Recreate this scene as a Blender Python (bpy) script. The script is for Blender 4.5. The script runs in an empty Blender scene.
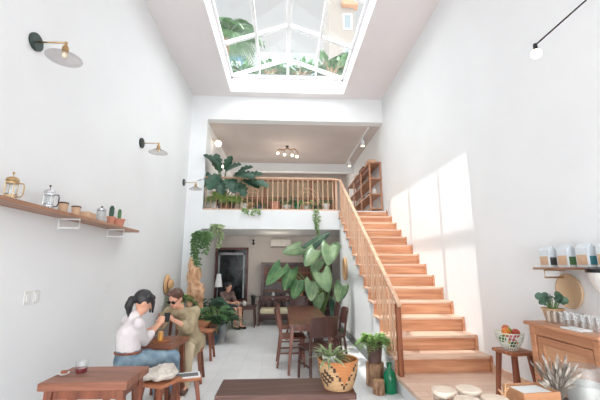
import bpy, bmesh, math, random
from mathutils import Vector, Matrix, Quaternion
PI = math.pi
V = Vector
S = bpy.context.scene
COL = S.collection

# ---------------------------------------------------------------- camera
cd = bpy.data.cameras.new('camera'); cam = bpy.data.objects.new('camera', cd); COL.objects.link(cam)
cd.sensor_width = 36; cd.lens = 341 * 36 / 600; cd.clip_start = .05; cd.clip_end = 300
cam.location = (0, 0, 1.46); cam.rotation_euler = (PI/2 + .195, 0, -.0503)
S.camera = cam
# ---------------------------------------------------------------- world, sun, exposure
S.view_settings.view_transform = 'Standard'; S.view_settings.look = 'None'
S.view_settings.exposure = 0.66; S.view_settings.gamma = 1.0; S.view_settings.use_curve_mapping = False
w = bpy.data.worlds.new('sky'); S.world = w; w.use_nodes = True
nt = w.node_tree; bg = nt.nodes['Background']
tc = nt.nodes.new('ShaderNodeTexCoord'); nz = nt.nodes.new('ShaderNodeTexNoise'); nz.inputs['Scale'].default_value = 3.0
cr = nt.nodes.new('ShaderNodeValToRGB')
cr.color_ramp.elements[0].position = .35; cr.color_ramp.elements[0].color = (.84, .94, .98, 1)
cr.color_ramp.elements[1].position = .6; cr.color_ramp.elements[1].color = (.99, .985, .985, 1)
nt.links.new(tc.outputs['Generated'], nz.inputs['Vector']); nt.links.new(nz.outputs['Fac'], cr.inputs['Fac'])
nt.links.new(cr.outputs['Color'], bg.inputs['Color'])
sp = nt.nodes.new('ShaderNodeSeparateXYZ'); mr = nt.nodes.new('ShaderNodeMapRange')      # overcast sky, brightest overhead and on the sun's side, dimmer to the north
mr.inputs['From Min'].default_value = .35; mr.inputs['From Max'].default_value = .68; mr.inputs['To Min'].default_value = 3.5; mr.inputs['To Max'].default_value = .52
nt.links.new(tc.outputs['Generated'], sp.inputs[0]); nt.links.new(sp.outputs['Y'], mr.inputs['Value']); nt.links.new(mr.outputs[0], bg.inputs['Strength'])
sd = bpy.data.lights.new('sun', 'SUN'); sd.energy = 1.9; sd.angle = math.radians(.6); sd.color = (1, .96, .91)
so = bpy.data.objects.new('sun', sd); COL.objects.link(so); so.location = (-4, 7, 12)
so.rotation_euler = V((1, .03, -2.6)).to_track_quat('-Z', 'Y').to_euler()
def area(name, loc, rot, sx, sy, e, color=(1, 1, 1)):
    l = bpy.data.lights.new(name, 'AREA'); l.shape = 'RECTANGLE'; l.size = sx; l.size_y = sy; l.energy = e; l.color = color
    o = bpy.data.objects.new(name, l); COL.objects.link(o); o.location = loc; o.rotation_euler = rot; return o
# fill light added at the unseen shop front; daylight by the rear windows upstairs
area('shopfront_fill', (0, -3.95, 1.6), (PI/2, 0, 0), 4.0, 2.6, 100, (.97, .985, 1))
area('upstairs_daylight', (0.2, 13.3, 4.2), (-PI/2, 0, 0), 3.6, 1.2, 22, (1, .93, .84))

# ---------------------------------------------------------------- materials
def srgb(h):
    if isinstance(h, str): h = [int(h[i:i+2], 16) for i in (0, 2, 4)]
    return tuple((c/255/12.92 if c/255 <= .04045 else ((c/255+.055)/1.055)**2.4) for c in h) + (1,)
def base(name):
    m = bpy.data.materials.new(name); m.use_nodes = True
    return m, m.node_tree, m.node_tree.nodes['Principled BSDF']
def mat(name, c, rough=.6, metal=0, c2=None, scale=12, stretch=(1, 1, 1), bump=0, rnd=0, emit=None, estr=0, lo=.35, hi=.65, sheen=0, sss=0):
    m, t, b = base(name)
    b.inputs['Roughness'].default_value = rough; b.inputs['Metallic'].default_value = metal
    c = srgb(c); c2 = srgb(c2) if c2 else tuple(min(1, x*.86) for x in c[:3]) + (1,)
    tc = t.nodes.new('ShaderNodeTexCoord'); mp = t.nodes.new('ShaderNodeMapping'); mp.inputs['Scale'].default_value = stretch
    n = t.nodes.new('ShaderNodeTexNoise'); n.inputs['Scale'].default_value = scale; n.inputs['Detail'].default_value = 5
    r = t.nodes.new('ShaderNodeValToRGB'); r.color_ramp.elements[0].position = lo; r.color_ramp.elements[1].position = hi
    r.color_ramp.elements[0].color = c2; r.color_ramp.elements[1].color = c
    L = t.links.new
    L(tc.outputs['Object'], mp.inputs['Vector']); L(mp.outputs[0], n.inputs['Vector']); L(n.outputs['Fac'], r.inputs['Fac'])
    out = r.outputs['Color']
    if rnd:
        oi = t.nodes.new('ShaderNodeObjectInfo'); hs = t.nodes.new('ShaderNodeHueSaturation')
        ma = t.nodes.new('ShaderNodeMapRange'); ma.inputs['To Min'].default_value = 1-rnd; ma.inputs['To Max'].default_value = 1+rnd
        L(oi.outputs['Random'], ma.inputs['Value']); L(ma.outputs[0], hs.inputs['Value']); L(out, hs.inputs['Color']); out = hs.outputs['Color']
    L(out, b.inputs['Base Color'])
    if bump:
        bu = t.nodes.new('ShaderNodeBump'); bu.inputs['Strength'].default_value = bump; bu.inputs['Distance'].default_value = .01
        L(n.outputs['Fac'], bu.inputs['Height']); L(bu.outputs[0], b.inputs['Normal'])
    if emit: b.inputs['Emission Color'].default_value = srgb(emit); b.inputs['Emission Strength'].default_value = estr
    if sheen: b.inputs['Sheen Weight'].default_value = sheen
    if sss: b.inputs['Subsurface Weight'].default_value = sss; b.inputs['Subsurface Radius'].default_value = (.01, .004, .002)
    return m
def wood(name, c, c2, axis='x', rough=.45, rnd=.06, scale=1.6):
    st = {'x': (1, 14, 14), 'y': (14, 1, 14), 'z': (14, 14, 1)}[axis]
    return mat(name, c, rough, c2=c2, scale=scale, stretch=st, bump=.15, rnd=rnd, lo=.3, hi=.68)
def glass(name, tint=(.93, .98, .97), gloss=.07, rough=.02):
    m, t, b = base(name); t.nodes.remove(b)
    tr = t.nodes.new('ShaderNodeBsdfTransparent'); tr.inputs[0].default_value = tint + (1,)
    gl = t.nodes.new('ShaderNodeBsdfGlossy'); gl.inputs['Roughness'].default_value = rough
    lw = t.nodes.new('ShaderNodeLayerWeight'); lw.inputs['Blend'].default_value = .25
    ma = t.nodes.new('ShaderNodeMath'); ma.operation = 'MULTIPLY_ADD'; ma.inputs[1].default_value = .22; ma.inputs[2].default_value = gloss
    mx = t.nodes.new('ShaderNodeMixShader')
    t.links.new(lw.outputs['Facing'], ma.inputs[0]); t.links.new(ma.outputs[0], mx.inputs[0])
    t.links.new(tr.outputs[0], mx.inputs[1]); t.links.new(gl.outputs[0], mx.inputs[2])
    t.links.new(mx.outputs[0], t.nodes['Material Output'].inputs[0]); return m
def woven(name, c, c2, sx=60, sz=60, dist=0.0):
    m, t, b = base(name); b.inputs['Roughness'].default_value = .8
    tc = t.nodes.new('ShaderNodeTexCoord'); w1 = t.nodes.new('ShaderNodeTexWave'); w1.bands_direction = 'Z'; w1.inputs['Scale'].default_value = sz
    w1.inputs['Distortion'].default_value = 2; w1.inputs['Detail'].default_value = 2; w1.inputs['Detail Scale'].default_value = 6
    r = t.nodes.new('ShaderNodeValToRGB'); r.color_ramp.elements[0].color = srgb(c2); r.color_ramp.elements[1].color = srgb(c)
    t.links.new(tc.outputs['Object'], w1.inputs['Vector']); t.links.new(w1.outputs['Fac'], r.inputs['Fac']); t.links.new(r.outputs[0], b.inputs['Base Color'])
    bu = t.nodes.new('ShaderNodeBump'); bu.inputs['Strength'].default_value = .5; bu.inputs['Distance'].default_value = .004
    t.links.new(w1.outputs['Fac'], bu.inputs['Height']); t.links.new(bu.outputs[0], b.inputs['Normal']); return m
def leafmat(name, c, c2, rough=.4, rnd=.1, scale=6):
    m = mat(name, c, rough, c2=c2, scale=scale, rnd=rnd)
    b = m.node_tree.nodes['Principled BSDF']
    b.inputs['Specular IOR Level'].default_value = .4
    return m

M = {}
M['wall'] = mat('white_plaster', (239, 240, 241), .85, c2=(236, 237, 238), scale=1.2, bump=.05)
M['ceil'] = mat('ceiling_paint', (238, 233, 233), .9, c2=(235, 229, 230), scale=1.0)
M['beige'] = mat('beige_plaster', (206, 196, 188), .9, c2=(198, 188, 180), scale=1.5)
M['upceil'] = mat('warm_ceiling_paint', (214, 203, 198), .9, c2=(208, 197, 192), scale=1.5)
M['frame'] = mat('white_metal', (242, 243, 244), .4, c2=(238, 239, 240))
M['bookw'] = wood('bookcase_wood', (204, 152, 120), (170, 116, 86), 'y')
M['dark'] = mat('black_metal', (38, 38, 38), .4, .6)
M['brass'] = mat('brass', (200, 168, 122), .3, .9, c2=(176, 142, 98))
M['chrome'] = mat('chrome', (215, 215, 218), .18, 1)
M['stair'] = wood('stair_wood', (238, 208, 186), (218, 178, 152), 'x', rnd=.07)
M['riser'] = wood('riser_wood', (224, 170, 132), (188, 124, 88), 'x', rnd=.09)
M['rail'] = wood('railing_wood', (228, 192, 164), (206, 162, 132), 'z', rnd=.05)
M['railx'] = wood('handrail_wood', (228, 192, 164), (206, 162, 132), 'x', rnd=.02)
M['newel'] = wood('newel_wood', (158, 94, 62), (116, 64, 42), 'z')
M['table'] = wood('table_wood', (160, 104, 80), (110, 66, 50), 'x', .4)
M['tabley'] = wood('long_table_wood', (142, 88, 70), (92, 54, 44), 'y', .28)
M['bench'] = wood('bench_wood', (112, 76, 64), (70, 44, 38), 'x', .4, scale=2.2)
M['leg'] = wood('leg_wood', (150, 88, 62), (104, 58, 42), 'z')
M['dleg'] = wood('dark_leg_wood', (96, 58, 48), (66, 38, 32), 'z')
M['stool'] = wood('stool_wood', (188, 122, 84), (146, 86, 58), 'x')
M['chair'] = wood('chair_wood', (88, 56, 50), (62, 38, 34), 'z', .35)
M['rchair'] = wood('red_chair_wood', (132, 74, 54), (92, 48, 36), 'z', .35)
M['shelf'] = wood('shelf_wood', (178, 134, 108), (136, 94, 72), 'y')
M['cab'] = wood('cabinet_wood', (208, 152, 116), (170, 114, 82), 'y', .4)
M['cabp'] = wood('cabinet_panel_wood', (212, 164, 128), (190, 140, 106), 'y', .5)
M['kraft'] = mat('kraft_board', (214, 180, 150), .8, c2=(204, 168, 138), scale=20)
M['terra'] = mat('terracotta', (218, 156, 134), .8, c2=(200, 134, 112), scale=10)
M['white_cer'] = mat('white_ceramic', (236, 234, 230), .3, c2=(226, 224, 220))
M['brownpot'] = mat('brown_ceramic', (104, 78, 72), .5, c2=(84, 62, 58), scale=6)
M['greypot'] = mat('grey_ceramic', (170, 172, 172), .5, c2=(140, 144, 146), scale=6)
M['bluepot'] = mat('blue_ceramic', (64, 82, 96), .35, c2=(46, 62, 76), scale=6)
M['greenglass'] = mat('green_glass', (20, 130, 88), .12, c2=(10, 104, 66), scale=5)
M['glass'] = glass('clear_glass', (.975, .985, .985)); M['pane'] = glass('skylight_glass', (.95, .985, .985), .03)
M['smoked'] = glass('smoked_glass', (.85, .83, .83), .06, .2)
M['frost'] = glass('frosted_glass', (.93, .94, .94), .10, .5)
M['tumbler'] = glass('tumbler_glass', (.97, .98, .98), .16, .3)
M['bark'] = mat('bark', (184, 146, 114), .9, c2=(112, 80, 60), scale=9, stretch=(3, 3, .8), bump=.6)
M['endgrain'] = mat('end_grain', (206, 164, 124), .8, c2=(180, 136, 98), scale=14)
M['drift'] = mat('driftwood', (230, 190, 156), .8, c2=(196, 142, 104), scale=5, stretch=(3, 3, .7), bump=.4)
M['soil'] = mat('soil', (74, 56, 44), .95, c2=(48, 36, 28), scale=40, bump=.4)
M['leafD'] = leafmat('dark_leaf', (64, 96, 76), (38, 66, 52))
M['leafM'] = leafmat('mid_leaf', (98, 136, 86), (62, 100, 62))
M['leafL'] = leafmat('light_leaf', (150, 178, 104), (108, 146, 76))
M['leafA'] = leafmat('broad_leaf', (140, 162, 122), (96, 126, 90), .35, .12, 4)
M['leafP'] = leafmat('pale_leaf', (186, 196, 152), (122, 148, 98))
M['leafV'] = leafmat('vine_leaf', (132, 166, 112), (88, 128, 78))
M['leafF'] = leafmat('bright_fern_leaf', (206, 224, 148), (160, 190, 108))
M['leafO'] = leafmat('palm_leaf', (108, 138, 98), (74, 106, 72))
M['stem'] = mat('green_stem', (118, 150, 88), .5)
M['vein'] = mat('leaf_vein', (176, 194, 150), .5)
M['basket'] = woven('basket_weave', (226, 192, 146), (178, 130, 88), sz=28)
M['basketo'] = woven('orange_weave', (216, 150, 96), (182, 114, 66), sz=28)
M['basketd'] = mat('dark_weave', (74, 56, 46), .9)
M['tray'] = woven('tray_weave', (230, 206, 174), (204, 170, 134), sz=22)
M['straw'] = woven('straw', (226, 184, 140), (196, 148, 104), sz=30)
M['skin'] = mat('skin', (226, 174, 148), .55, c2=(216, 160, 132), scale=5, sss=.1)
M['hairB'] = mat('black_hair', (46, 44, 46), .45, c2=(28, 26, 28), scale=20, stretch=(6, 6, 1))
M['hairR'] = mat('brown_hair', (104, 70, 56), .5, c2=(70, 44, 36), scale=20, stretch=(6, 6, 1))
M['shirtW'] = mat('white_cloth', (226, 220, 220), .9, c2=(214, 206, 208), scale=8, bump=.4)
M['khaki'] = mat('khaki_cloth', (178, 164, 134), .9, c2=(150, 134, 106), scale=7, bump=.4)
M['jeans'] = mat('denim', (140, 162, 176), .9, c2=(106, 130, 148), scale=14, bump=.3)
M['mauve'] = mat('mauve_cloth', (120, 98, 92), .9)
M['black'] = mat('black_plastic', (30, 30, 32), .35)
M['canvas'] = mat('canvas_cloth', (220, 212, 202), .95, c2=(200, 190, 180), scale=10, bump=.5)
M['cream'] = mat('cream_cushion', (222, 210, 178), .9)
M['paper'] = mat('paper', (236, 237, 236), .7, c2=(228, 230, 230))
M['bagp'] = mat('bag_paper', (222, 228, 232), .6, c2=(210, 217, 222), scale=6)
M['ink'] = mat('printed_ink', (120, 118, 116), .8)
M['floor'] = None

def brick(name, c, c2, mortar, bw, rh, ms, rough=.5, off=.5, rot=PI/2):
    m, t, b = base(name)
    tc = t.nodes.new('ShaderNodeTexCoord'); mp = t.nodes.new('ShaderNodeMapping'); mp.inputs['Rotation'].default_value = (0, 0, rot)
    br = t.nodes.new('ShaderNodeTexBrick'); br.offset = off; br.inputs['Scale'].default_value = 1
    br.inputs['Color1'].default_value = srgb(c); br.inputs['Color2'].default_value = srgb(c2); br.inputs['Mortar'].default_value = srgb(mortar)
    br.inputs['Brick Width'].default_value = bw; br.inputs['Row Height'].default_value = rh; br.inputs['Mortar Size'].default_value = ms
    n = t.nodes.new('ShaderNodeTexNoise'); n.inputs['Scale'].default_value = 3; n.inputs['Detail'].default_value = 8
    mx = t.nodes.new('ShaderNodeMixRGB'); mx.blend_type = 'MULTIPLY'; mx.inputs[0].default_value = .22
    r = t.nodes.new('ShaderNodeValToRGB'); r.color_ramp.elements[0].color = (.7, .7, .7, 1); r.color_ramp.elements[0].position = .3; r.color_ramp.elements[1].position = .65
    L = t.links.new
    L(tc.outputs['Object'], mp.inputs[0]); L(mp.outputs[0], br.inputs['Vector']); L(tc.outputs['Object'], n.inputs['Vector'])
    L(n.outputs['Fac'], r.inputs[0]); L(br.outputs['Color'], mx.inputs[1]); L(r.outputs[0], mx.inputs[2]); L(mx.outputs[0], b.inputs['Base Color'])
    b.inputs['Roughness'].default_value = rough; return m
M['floor'] = brick('floor_tiles', (238, 238, 238), (231, 231, 231), (220, 219, 218), .9, .3, .004, .38)
M['deck'] = brick('platform_boards', (234, 206, 186), (224, 188, 164), (190, 150, 124), 3.0, .14, .003, .4, rot=0)

# ---------------------------------------------------------------- geometry
class G:
    def __init__(s): s.b = bmesh.new()
    def _add(s, verts, faces, mi=0):
        vs = [s.b.verts.new(v) for v in verts]
        for f in faces:
            try: fc = s.b.faces.new([vs[i] for i in f]); fc.material_index = mi
            except ValueError: pass
        return s
    def box(s, c, d, R=None, mi=0, taper=1.0):
        x, y, z = [k/2 for k in d]; c = V(c)
        P = [V((a*x*(taper if e < 0 else 1), b_*y*(taper if e < 0 else 1), e*z)) for e in (-1, 1) for a, b_ in ((-1, -1), (1, -1), (1, 1), (-1, 1))]
        if R is not None:
            R = R if isinstance(R, Matrix) else Matrix.Rotation(R, 3, 'Z'); P = [R @ p for p in P]
        return s._add([p + c for p in P], [(3, 2, 1, 0), (4, 5, 6, 7), (0, 1, 5, 4), (1, 2, 6, 5), (2, 3, 7, 6), (3, 0, 4, 7)], mi)
    def bb(s, x0, x1, y0, y1, z0, z1, mi=0): return s.box(((x0+x1)/2, (y0+y1)/2, (z0+z1)/2), (abs(x1-x0), abs(y1-y0), abs(z1-z0)), mi=mi)
    def bar(s, p, q, a, b=None, mi=0, a2=None, b2=None):
        p, q = V(p), V(q); b = b or a; a2 = a2 or a; b2 = b2 or b; d = (q-p).normalized()
        r = V((1, 0, 0)) if abs(d.x) < .8 else V((0, 1, 0)); u = (r - d*r.dot(d)).normalized(); v = d.cross(u)
        P = [p+u*i*a/2+v*j*b/2 for i, j in ((-1, -1), (1, -1), (1, 1), (-1, 1))] + [q+u*i*a2/2+v*j*b2/2 for i, j in ((-1, -1), (1, -1), (1, 1), (-1, 1))]
        return s._add(P, [(3, 2, 1, 0), (4, 5, 6, 7), (0, 1, 5, 4), (1, 2, 6, 5), (2, 3, 7, 6), (3, 0, 4, 7)], mi)
    def tube(s, pts, r, n=8, mi=0, closed=False):
        pts = [V(p) for p in pts]; N = len(pts); rs = r if isinstance(r, (list, tuple)) else [r]*N; V_ = []; F = []; u = None
        for i, p in enumerate(pts):
            d = (pts[min(i+1, N-1)] - pts[max(i-1, 0)])
            if closed: d = pts[(i+1) % N] - pts[i-1]
            d.normalize()
            if u is None: a = V((0, 0, 1)) if abs(d.z) < .9 else V((1, 0, 0)); u = (a - d*a.dot(d)).normalized()
            else: u = (u - d*u.dot(d)).normalized()
            v = d.cross(u)
            V_ += [p + (u*math.cos(2*PI*k/n) + v*math.sin(2*PI*k/n))*rs[i] for k in range(n)]
        m = N if closed else N-1
        for i in range(m):
            a, b_ = i*n, ((i+1) % N)*n
            F += [(a+k, a+(k+1) % n, b_+(k+1) % n, b_+k) for k in range(n)]
        if not closed: F += [tuple(reversed(range(n))), tuple(range((N-1)*n, N*n))]
        return s._add(V_, F, mi)
    def cyl(s, p, q, r, r2=None, n=16, mi=0): return s.tube([p, q], [r, r2 if r2 is not None else r], n, mi)
    def lathe(s, prof, c=(0, 0, 0), n=24, mi=0, mis=None, wob=None):
        c = V(c); V_ = []; F = []
        for r, z in prof:
            for k in range(n):
                a = 2*PI*k/n; rr = max(r, 1e-4)*(wob(a) if wob else 1); V_.append(c + V((rr*math.cos(a), rr*math.sin(a), z)))
        vs = [s.b.verts.new(v) for v in V_]
        for i in range(len(prof)-1):
            for k in range(n):
                try:
                    f = s.b.faces.new([vs[j] for j in (i*n+k, i*n+(k+1) % n, (i+1)*n+(k+1) % n, (i+1)*n+k)]); f.material_index = mis(i, k) if mis else mi
                except ValueError: pass
        return s
    def ball(s, c, r, sc=(1, 1, 1), R=None, nu=14, nv=9, mi=0):
        c = V(c); V_ = [c + (R @ V((0, 0, r*sc[2])) if R else V((0, 0, r*sc[2])))]; F = []
        for i in range(1, nv):
            t = PI*i/nv
            for k in range(nu):
                a = 2*PI*k/nu; p = V((r*sc[0]*math.sin(t)*math.cos(a), r*sc[1]*math.sin(t)*math.sin(a), r*sc[2]*math.cos(t)))
                V_.append(c + (R @ p if R else p))
        p = V((0, 0, -r*sc[2])); V_.append(c + (R @ p if R else p)); e = len(V_)-1
        F += [(0, 1+k, 1+(k+1) % nu) for k in range(nu)]
        for i in range(nv-2): F += [(1+i*nu+k, 1+(i+1)*nu+k, 1+(i+1)*nu+(k+1) % nu, 1+i*nu+(k+1) % nu) for k in range(nu)]
        b_ = 1+(nv-2)*nu; F += [(b_+k, e, b_+(k+1) % nu) for k in range(nu)]
        return s._add(V_, F, mi)
    def poly(s, pts, off, mi=0):
        n = len(pts); a = [V(p) for p in pts]; b_ = [p + V(off) for p in a]
        return s._add(a+b_, [tuple(reversed(range(n))), tuple(range(n, 2*n))] + [(i, (i+1) % n, n+(i+1) % n, n+i) for i in range(n)], mi)
    def leaf(s, p, tip, nrm, W, shape='lance', fold=.15, droop=.1, n=9, mi=0, heart=0):
        """blade from p to tip; nrm = the way its upper face looks"""
        p, tip = V(p), V(tip); d = tip-p; L = d.length; d.normalize(); nrm = V(nrm); nrm = (nrm - d*nrm.dot(d)).normalized(); x = d.cross(nrm)
        rows = []
        for i in range(n+1):
            t = i/n
            if shape == 'lance': hw = math.sin(PI*min(1, t*.97+.03))**.8
            elif shape == 'strap': hw = min(1, t*6+.4)*(1-t**3)
            elif shape == 'heart': hw = (1-t)**.8*(1+.9*t)*min(1, .75+t*2)
            elif shape == 'round': hw = math.sin(PI*min(1, t*.96+.02))**.5
            elif shape == 'split': hw = (math.sin(PI*min(1, t*.9+.08))**.6)*(.62+.38*abs(math.cos(t*PI*3.5))) 
            hw *= W/2
            for j, k in enumerate((-1, -.5, 0, .5, 1)):
                back = -L*.28*(abs(k)**1.2)*(1-t)**2.5 if shape == 'heart' else 0
                q = p + d*(t*L+back) + x*(hw*k) + nrm*(abs(k)*hw*fold*2 - droop*L*(t*t) + droop*L*t)
                rows.append(q)
        F = [(i*5+j, i*5+j+1, (i+1)*5+j+1, (i+1)*5+j) for i in range(n) for j in range(4)]
        return s._add(rows, F, mi)
    def done(s, name, mats, parent=None, loc=None, smooth=False, bevel=0, world=False, rot=None, sol=0, bseg=2):
        if world and parent is not None:
            o = parent; off = V((0, 0, 0))
            while o is not None: off += o.location; o = o.parent
            for v in s.b.verts: v.co -= off
        bmesh.ops.recalc_face_normals(s.b, faces=s.b.faces)
        me = bpy.data.meshes.new(name); s.b.to_mesh(me); s.b.free()
        for m in (mats if isinstance(mats, (list, tuple)) else [mats]): me.materials.append(m)
        if smooth:
            for f in me.polygons: f.use_smooth = True
        o = bpy.data.objects.new(name, me); COL.objects.link(o)
        if parent is not None: o.parent = parent
        if loc is not None: o.location = loc
        if rot is not None: o.rotation_euler = rot
        if sol: md = o.modifiers.new('solid', 'SOLIDIFY'); md.thickness = sol; md.offset = 0
        if bevel: md = o.modifiers.new('bevel', 'BEVEL'); md.width = bevel; md.segments = bseg; md.limit_method = 'ANGLE'
        if smooth == 'auto':
            me.polygons.foreach_set('use_smooth', [True]*len(me.polygons))
            try: me.set_sharp_from_angle(angle=.7)
            except Exception: pass
        return o
def tag(o, label, cat, group=None, kind=None):
    if label: o['label'] = label
    if cat: o['category'] = cat
    if group: o['group'] = group
    if kind: o['kind'] = kind
    return o
def thing(name, label, cat, loc=(0, 0, 0), rz=0, group=None):
    o = bpy.data.objects.new(name, None); COL.objects.link(o); o.location = loc; o.rotation_euler = (0, 0, rz); o.empty_display_size = .1
    return tag(o, label, cat, group)
def struct(name, g, m, **k):
    o = g.done(name, m, **k); o['kind'] = 'structure'; return o
def dup(root, loc, rz=0, label=None, group=None):
    r = root.copy(); COL.objects.link(r); r.location = loc; r.rotation_euler = (0, 0, rz)
    if label: r['label'] = label
    if group: r['group'] = group
    for ch in list(root.children):
        c = ch.copy(); COL.objects.link(c); c.parent = r
        for g in ch.children: d = g.copy(); COL.objects.link(d); d.parent = c
    return r

# ================================================================ the setting
WL, WR, D, ZC = -2.37, 2.6, 8.3, 5.85
FZ = 2.84
struct('floor', G().bb(-2.6, 2.8, -4.2, 10.4, -.1, 0), M['floor'])
struct('wall_left', G().bb(WL-.2, WL, -4.2, D, 0, 7), M['wall'])
struct('wall_right', G().bb(WR, WR+.2, -4.2, 14, 0, 7), M['wall'])
g = G(); OX0, OX1, OY0, OY1 = -1.36, 1.53, 4.4, 8.05
g.bb(WL, OX0, -4.2, D, ZC, ZC+.4); g.bb(OX1, WR, -4.2, D, ZC, ZC+.4); g.bb(OX0, OX1, -4.2, OY0, ZC, ZC+.4); g.bb(OX0, OX1, OY1, D, ZC, ZC+.4)
struct('ceiling', g, M['ceil'])
g = G(); g.bb(WL, WR, -4.2, -4.0, 3.0, ZC); g.bb(WL, WL+.4, -4.2, -4.0, 0, 3.0); g.bb(WR-.4, WR, -4.2, -4.0, 0, 3.0)
struct('wall_front', g, M['wall'])
struct('trim_1', G().bb(WL, WR, D, D+.25, 5.2, ZC+.4), M['wall'])                       # lintel above the mezzanine
struct('wall_back_pier', G().bb(WL, -1.96, D, 14, 0, 5.2), M['wall'])
struct('floor_mezzanine', G().bb(-1.96, WR, D, 13.6, 2.37, FZ), M['wall'])
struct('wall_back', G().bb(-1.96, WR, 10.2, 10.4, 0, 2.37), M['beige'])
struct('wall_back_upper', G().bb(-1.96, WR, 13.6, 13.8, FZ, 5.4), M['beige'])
g = G(); g.bb(-1.96, WR, D+.25, 12, 5.2, 5.4); g.bb(-1.96, WR, 12, 13.6, 5.2, 5.4)
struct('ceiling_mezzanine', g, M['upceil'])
struct('trim_2', G().bb(-1.96, WR, 12.0, 12.25, 4.9, 5.2), M['wall'])
# skylight
sk = tag(bpy.data.objects.new('window_1', None), None, None, kind='structure'); COL.objects.link(sk); sk.location = (0, 0, ZC+.4)
RZ, RXC, EZ = 6.78, .09, 6.27
g = G(); t = .06
for a, b_ in ((OX0, OX0+.05), (OX1-.05, OX1)): g.bb(a, b_, OY0, OY1, ZC+.38, EZ+.03)
g.bb(OX0, OX1, OY1-.05, OY1, ZC+.38, EZ+.03); g.bb(OX0, OX1, OY0, OY0+.05, ZC+.38, EZ+.03)
for y in (OY1-.03, 6.75, 5.4, OY0+.03):
    for x in (OX0+.03, OX1-.03): g.bar((x, y, EZ), (RXC, y, RZ), .08, .07)
g.bar((RXC, OY0, RZ), (RXC, OY1, RZ), .09, .08)
for x in ((OX0+RXC)/2, (OX1+RXC)/2): g.bar((x, OY0, (EZ+RZ)/2), (x, OY1, (EZ+RZ)/2), .06, .09)
for x in ((OX0+RXC)/2, (OX1+RXC)/2): g.bar((x, OY1-.03, EZ), (x, OY1-.03, (EZ+RZ)/2), .035, .035)
g.bar((RXC, OY1-.03, EZ), (RXC, OY1-.03, RZ), .06, .05)
fr = g.done('frame', M['frame'], sk, world=True)
g = G()
for x0 in (OX0, OX1):
    g._add([(x0, OY0, EZ+.03), (RXC, OY0, RZ+.03), (RXC, OY1, RZ+.03), (x0, OY1, EZ+.03)], [(0, 1, 2, 3)])
g._add([(OX0, OY1-.02, EZ), (OX1, OY1-.02, EZ), (RXC, OY1-.02, RZ)], [(0, 1, 2)])
g.done('pane', M['pane'], sk, world=True)

# stairs ---------------------------------------------------------
XS, Y1, TR, RI, HP, NS = 1.38, 4.40, .298, .189, .2, 14
st = thing('staircase', 'orange-brown wooden staircase climbing along the right wall to the balcony', 'staircase', (XS, Y1, 0))
for i in range(NS):
    y = Y1 + i*TR; z = HP + (i+1)*RI
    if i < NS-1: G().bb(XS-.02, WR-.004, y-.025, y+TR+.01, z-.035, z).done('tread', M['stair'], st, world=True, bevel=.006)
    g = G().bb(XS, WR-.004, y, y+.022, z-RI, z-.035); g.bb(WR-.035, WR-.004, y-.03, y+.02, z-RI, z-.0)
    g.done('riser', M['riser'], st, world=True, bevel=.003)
g = G()                                    # white masonry carrying the steps
pts = [(0, Y1+.03, HP)]
for i in range(NS-1):
    y = Y1 + i*TR; z = HP + (i+1)*RI - .036
    pts += [(0, y+.03, z), (0, y+TR+.02, z)]
pts += [(0, D+.1, 0), (0, Y1+.03, 0)]
g.poly([(XS+.012, p[1], p[2]) for p in pts], (WR-XS-.02, 0, 0))
struct('wall_under_stairs', g, M['wall'])
struct('floor_platform', G().bb(XS-.02, WR, .3, Y1+.03, HP-.045, HP), M['deck'], bevel=.006)
struct('trim_4', G().bb(XS+.012, WR, .32, Y1+.03, 0, HP-.045), M['wall'])
struct('trim_3', G().bb(WR-.02, WR, 2.0, Y1, HP, HP+.09), M['stair'])
struct('baseboard_stairs', G().bb(XS-.006, XS+.012, Y1+.05, D+.1, 0, .14), mat('grey_skirting', (128, 131, 130), .6))

# railings -------------------------------------------------------
sr = thing('stair_railing', 'pale wooden banister with turned spindles running down the stairs to a dark newel', 'railing', (XS, Y1, HP))
def railz(y): return 1.03 + (y-4.24)*(3.66-1.03)/(8.3-4.24)
XR = XS+.03
G().bar((XR, 4.2, railz(4.2)), (XR, 8.22, railz(8.22)), .055, .045).done('handrail', mat('oak_rail', (230, 192, 164), .4, c2=(208, 162, 132), scale=2, stretch=(14, 1, 14)), sr, world=True, bevel=.012)
G().bar((XR, 4.27, HP), (XR, 4.27, railz(4.27)-.02), .06, .06).done('newel_post', M['newel'], sr, world=True, bevel=.01)
for i in range(NS-1):
    for k in (.07, .2):
        y = Y1 + i*TR + k; z = HP + (i+1)*RI; zt = railz(y)-.02
        G().tube([(XR, y, z-.002), (XR, y, z+.12), (XR, y, (z+zt)/2), (XR, y, zt-.1), (XR, y, zt)], [.015, .012, .017, .012, .012], 7).done('baluster', M['rail'], sr, world=True, smooth=True)
br = thing('balcony_railing', 'pale wooden balustrade with slim spindles along the edge of the upstairs floor', 'railing', (-.4, D, FZ))
g = G(); pts = [(-1.95, D+.05, 3.66), (.95, D+.05, 3.66), (1.12, D+.04, 3.655), (1.27, D, 3.64), (1.36, D-.03, 3.62), (XR, D-.06, 3.58)]
g.tube(pts, .028, 10); g.done('handrail', M['railx'], br, world=True, smooth=True)
G().bb(-1.95, 1.4, D+.03, D+.07, FZ, FZ+.035).done('bottom_rail', M['railx'], br, world=True)
G().bar((1.33, D+.02, FZ), (1.33, D+.02, 3.63), .045).done('end_post', M['rail'], br, world=True, bevel=.006)
x = -1.9
while x < 1.28:
    G().tube([(x, D+.05, FZ+.03), (x, D+.05, FZ+.2), (x, D+.05, FZ+.42), (x, D+.05, 3.5), (x, D+.05, 3.65)], [.014, .011, .016, .011, .012], 7).done('baluster', M['rail'], br, world=True, smooth=True)
    x += .126

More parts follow.
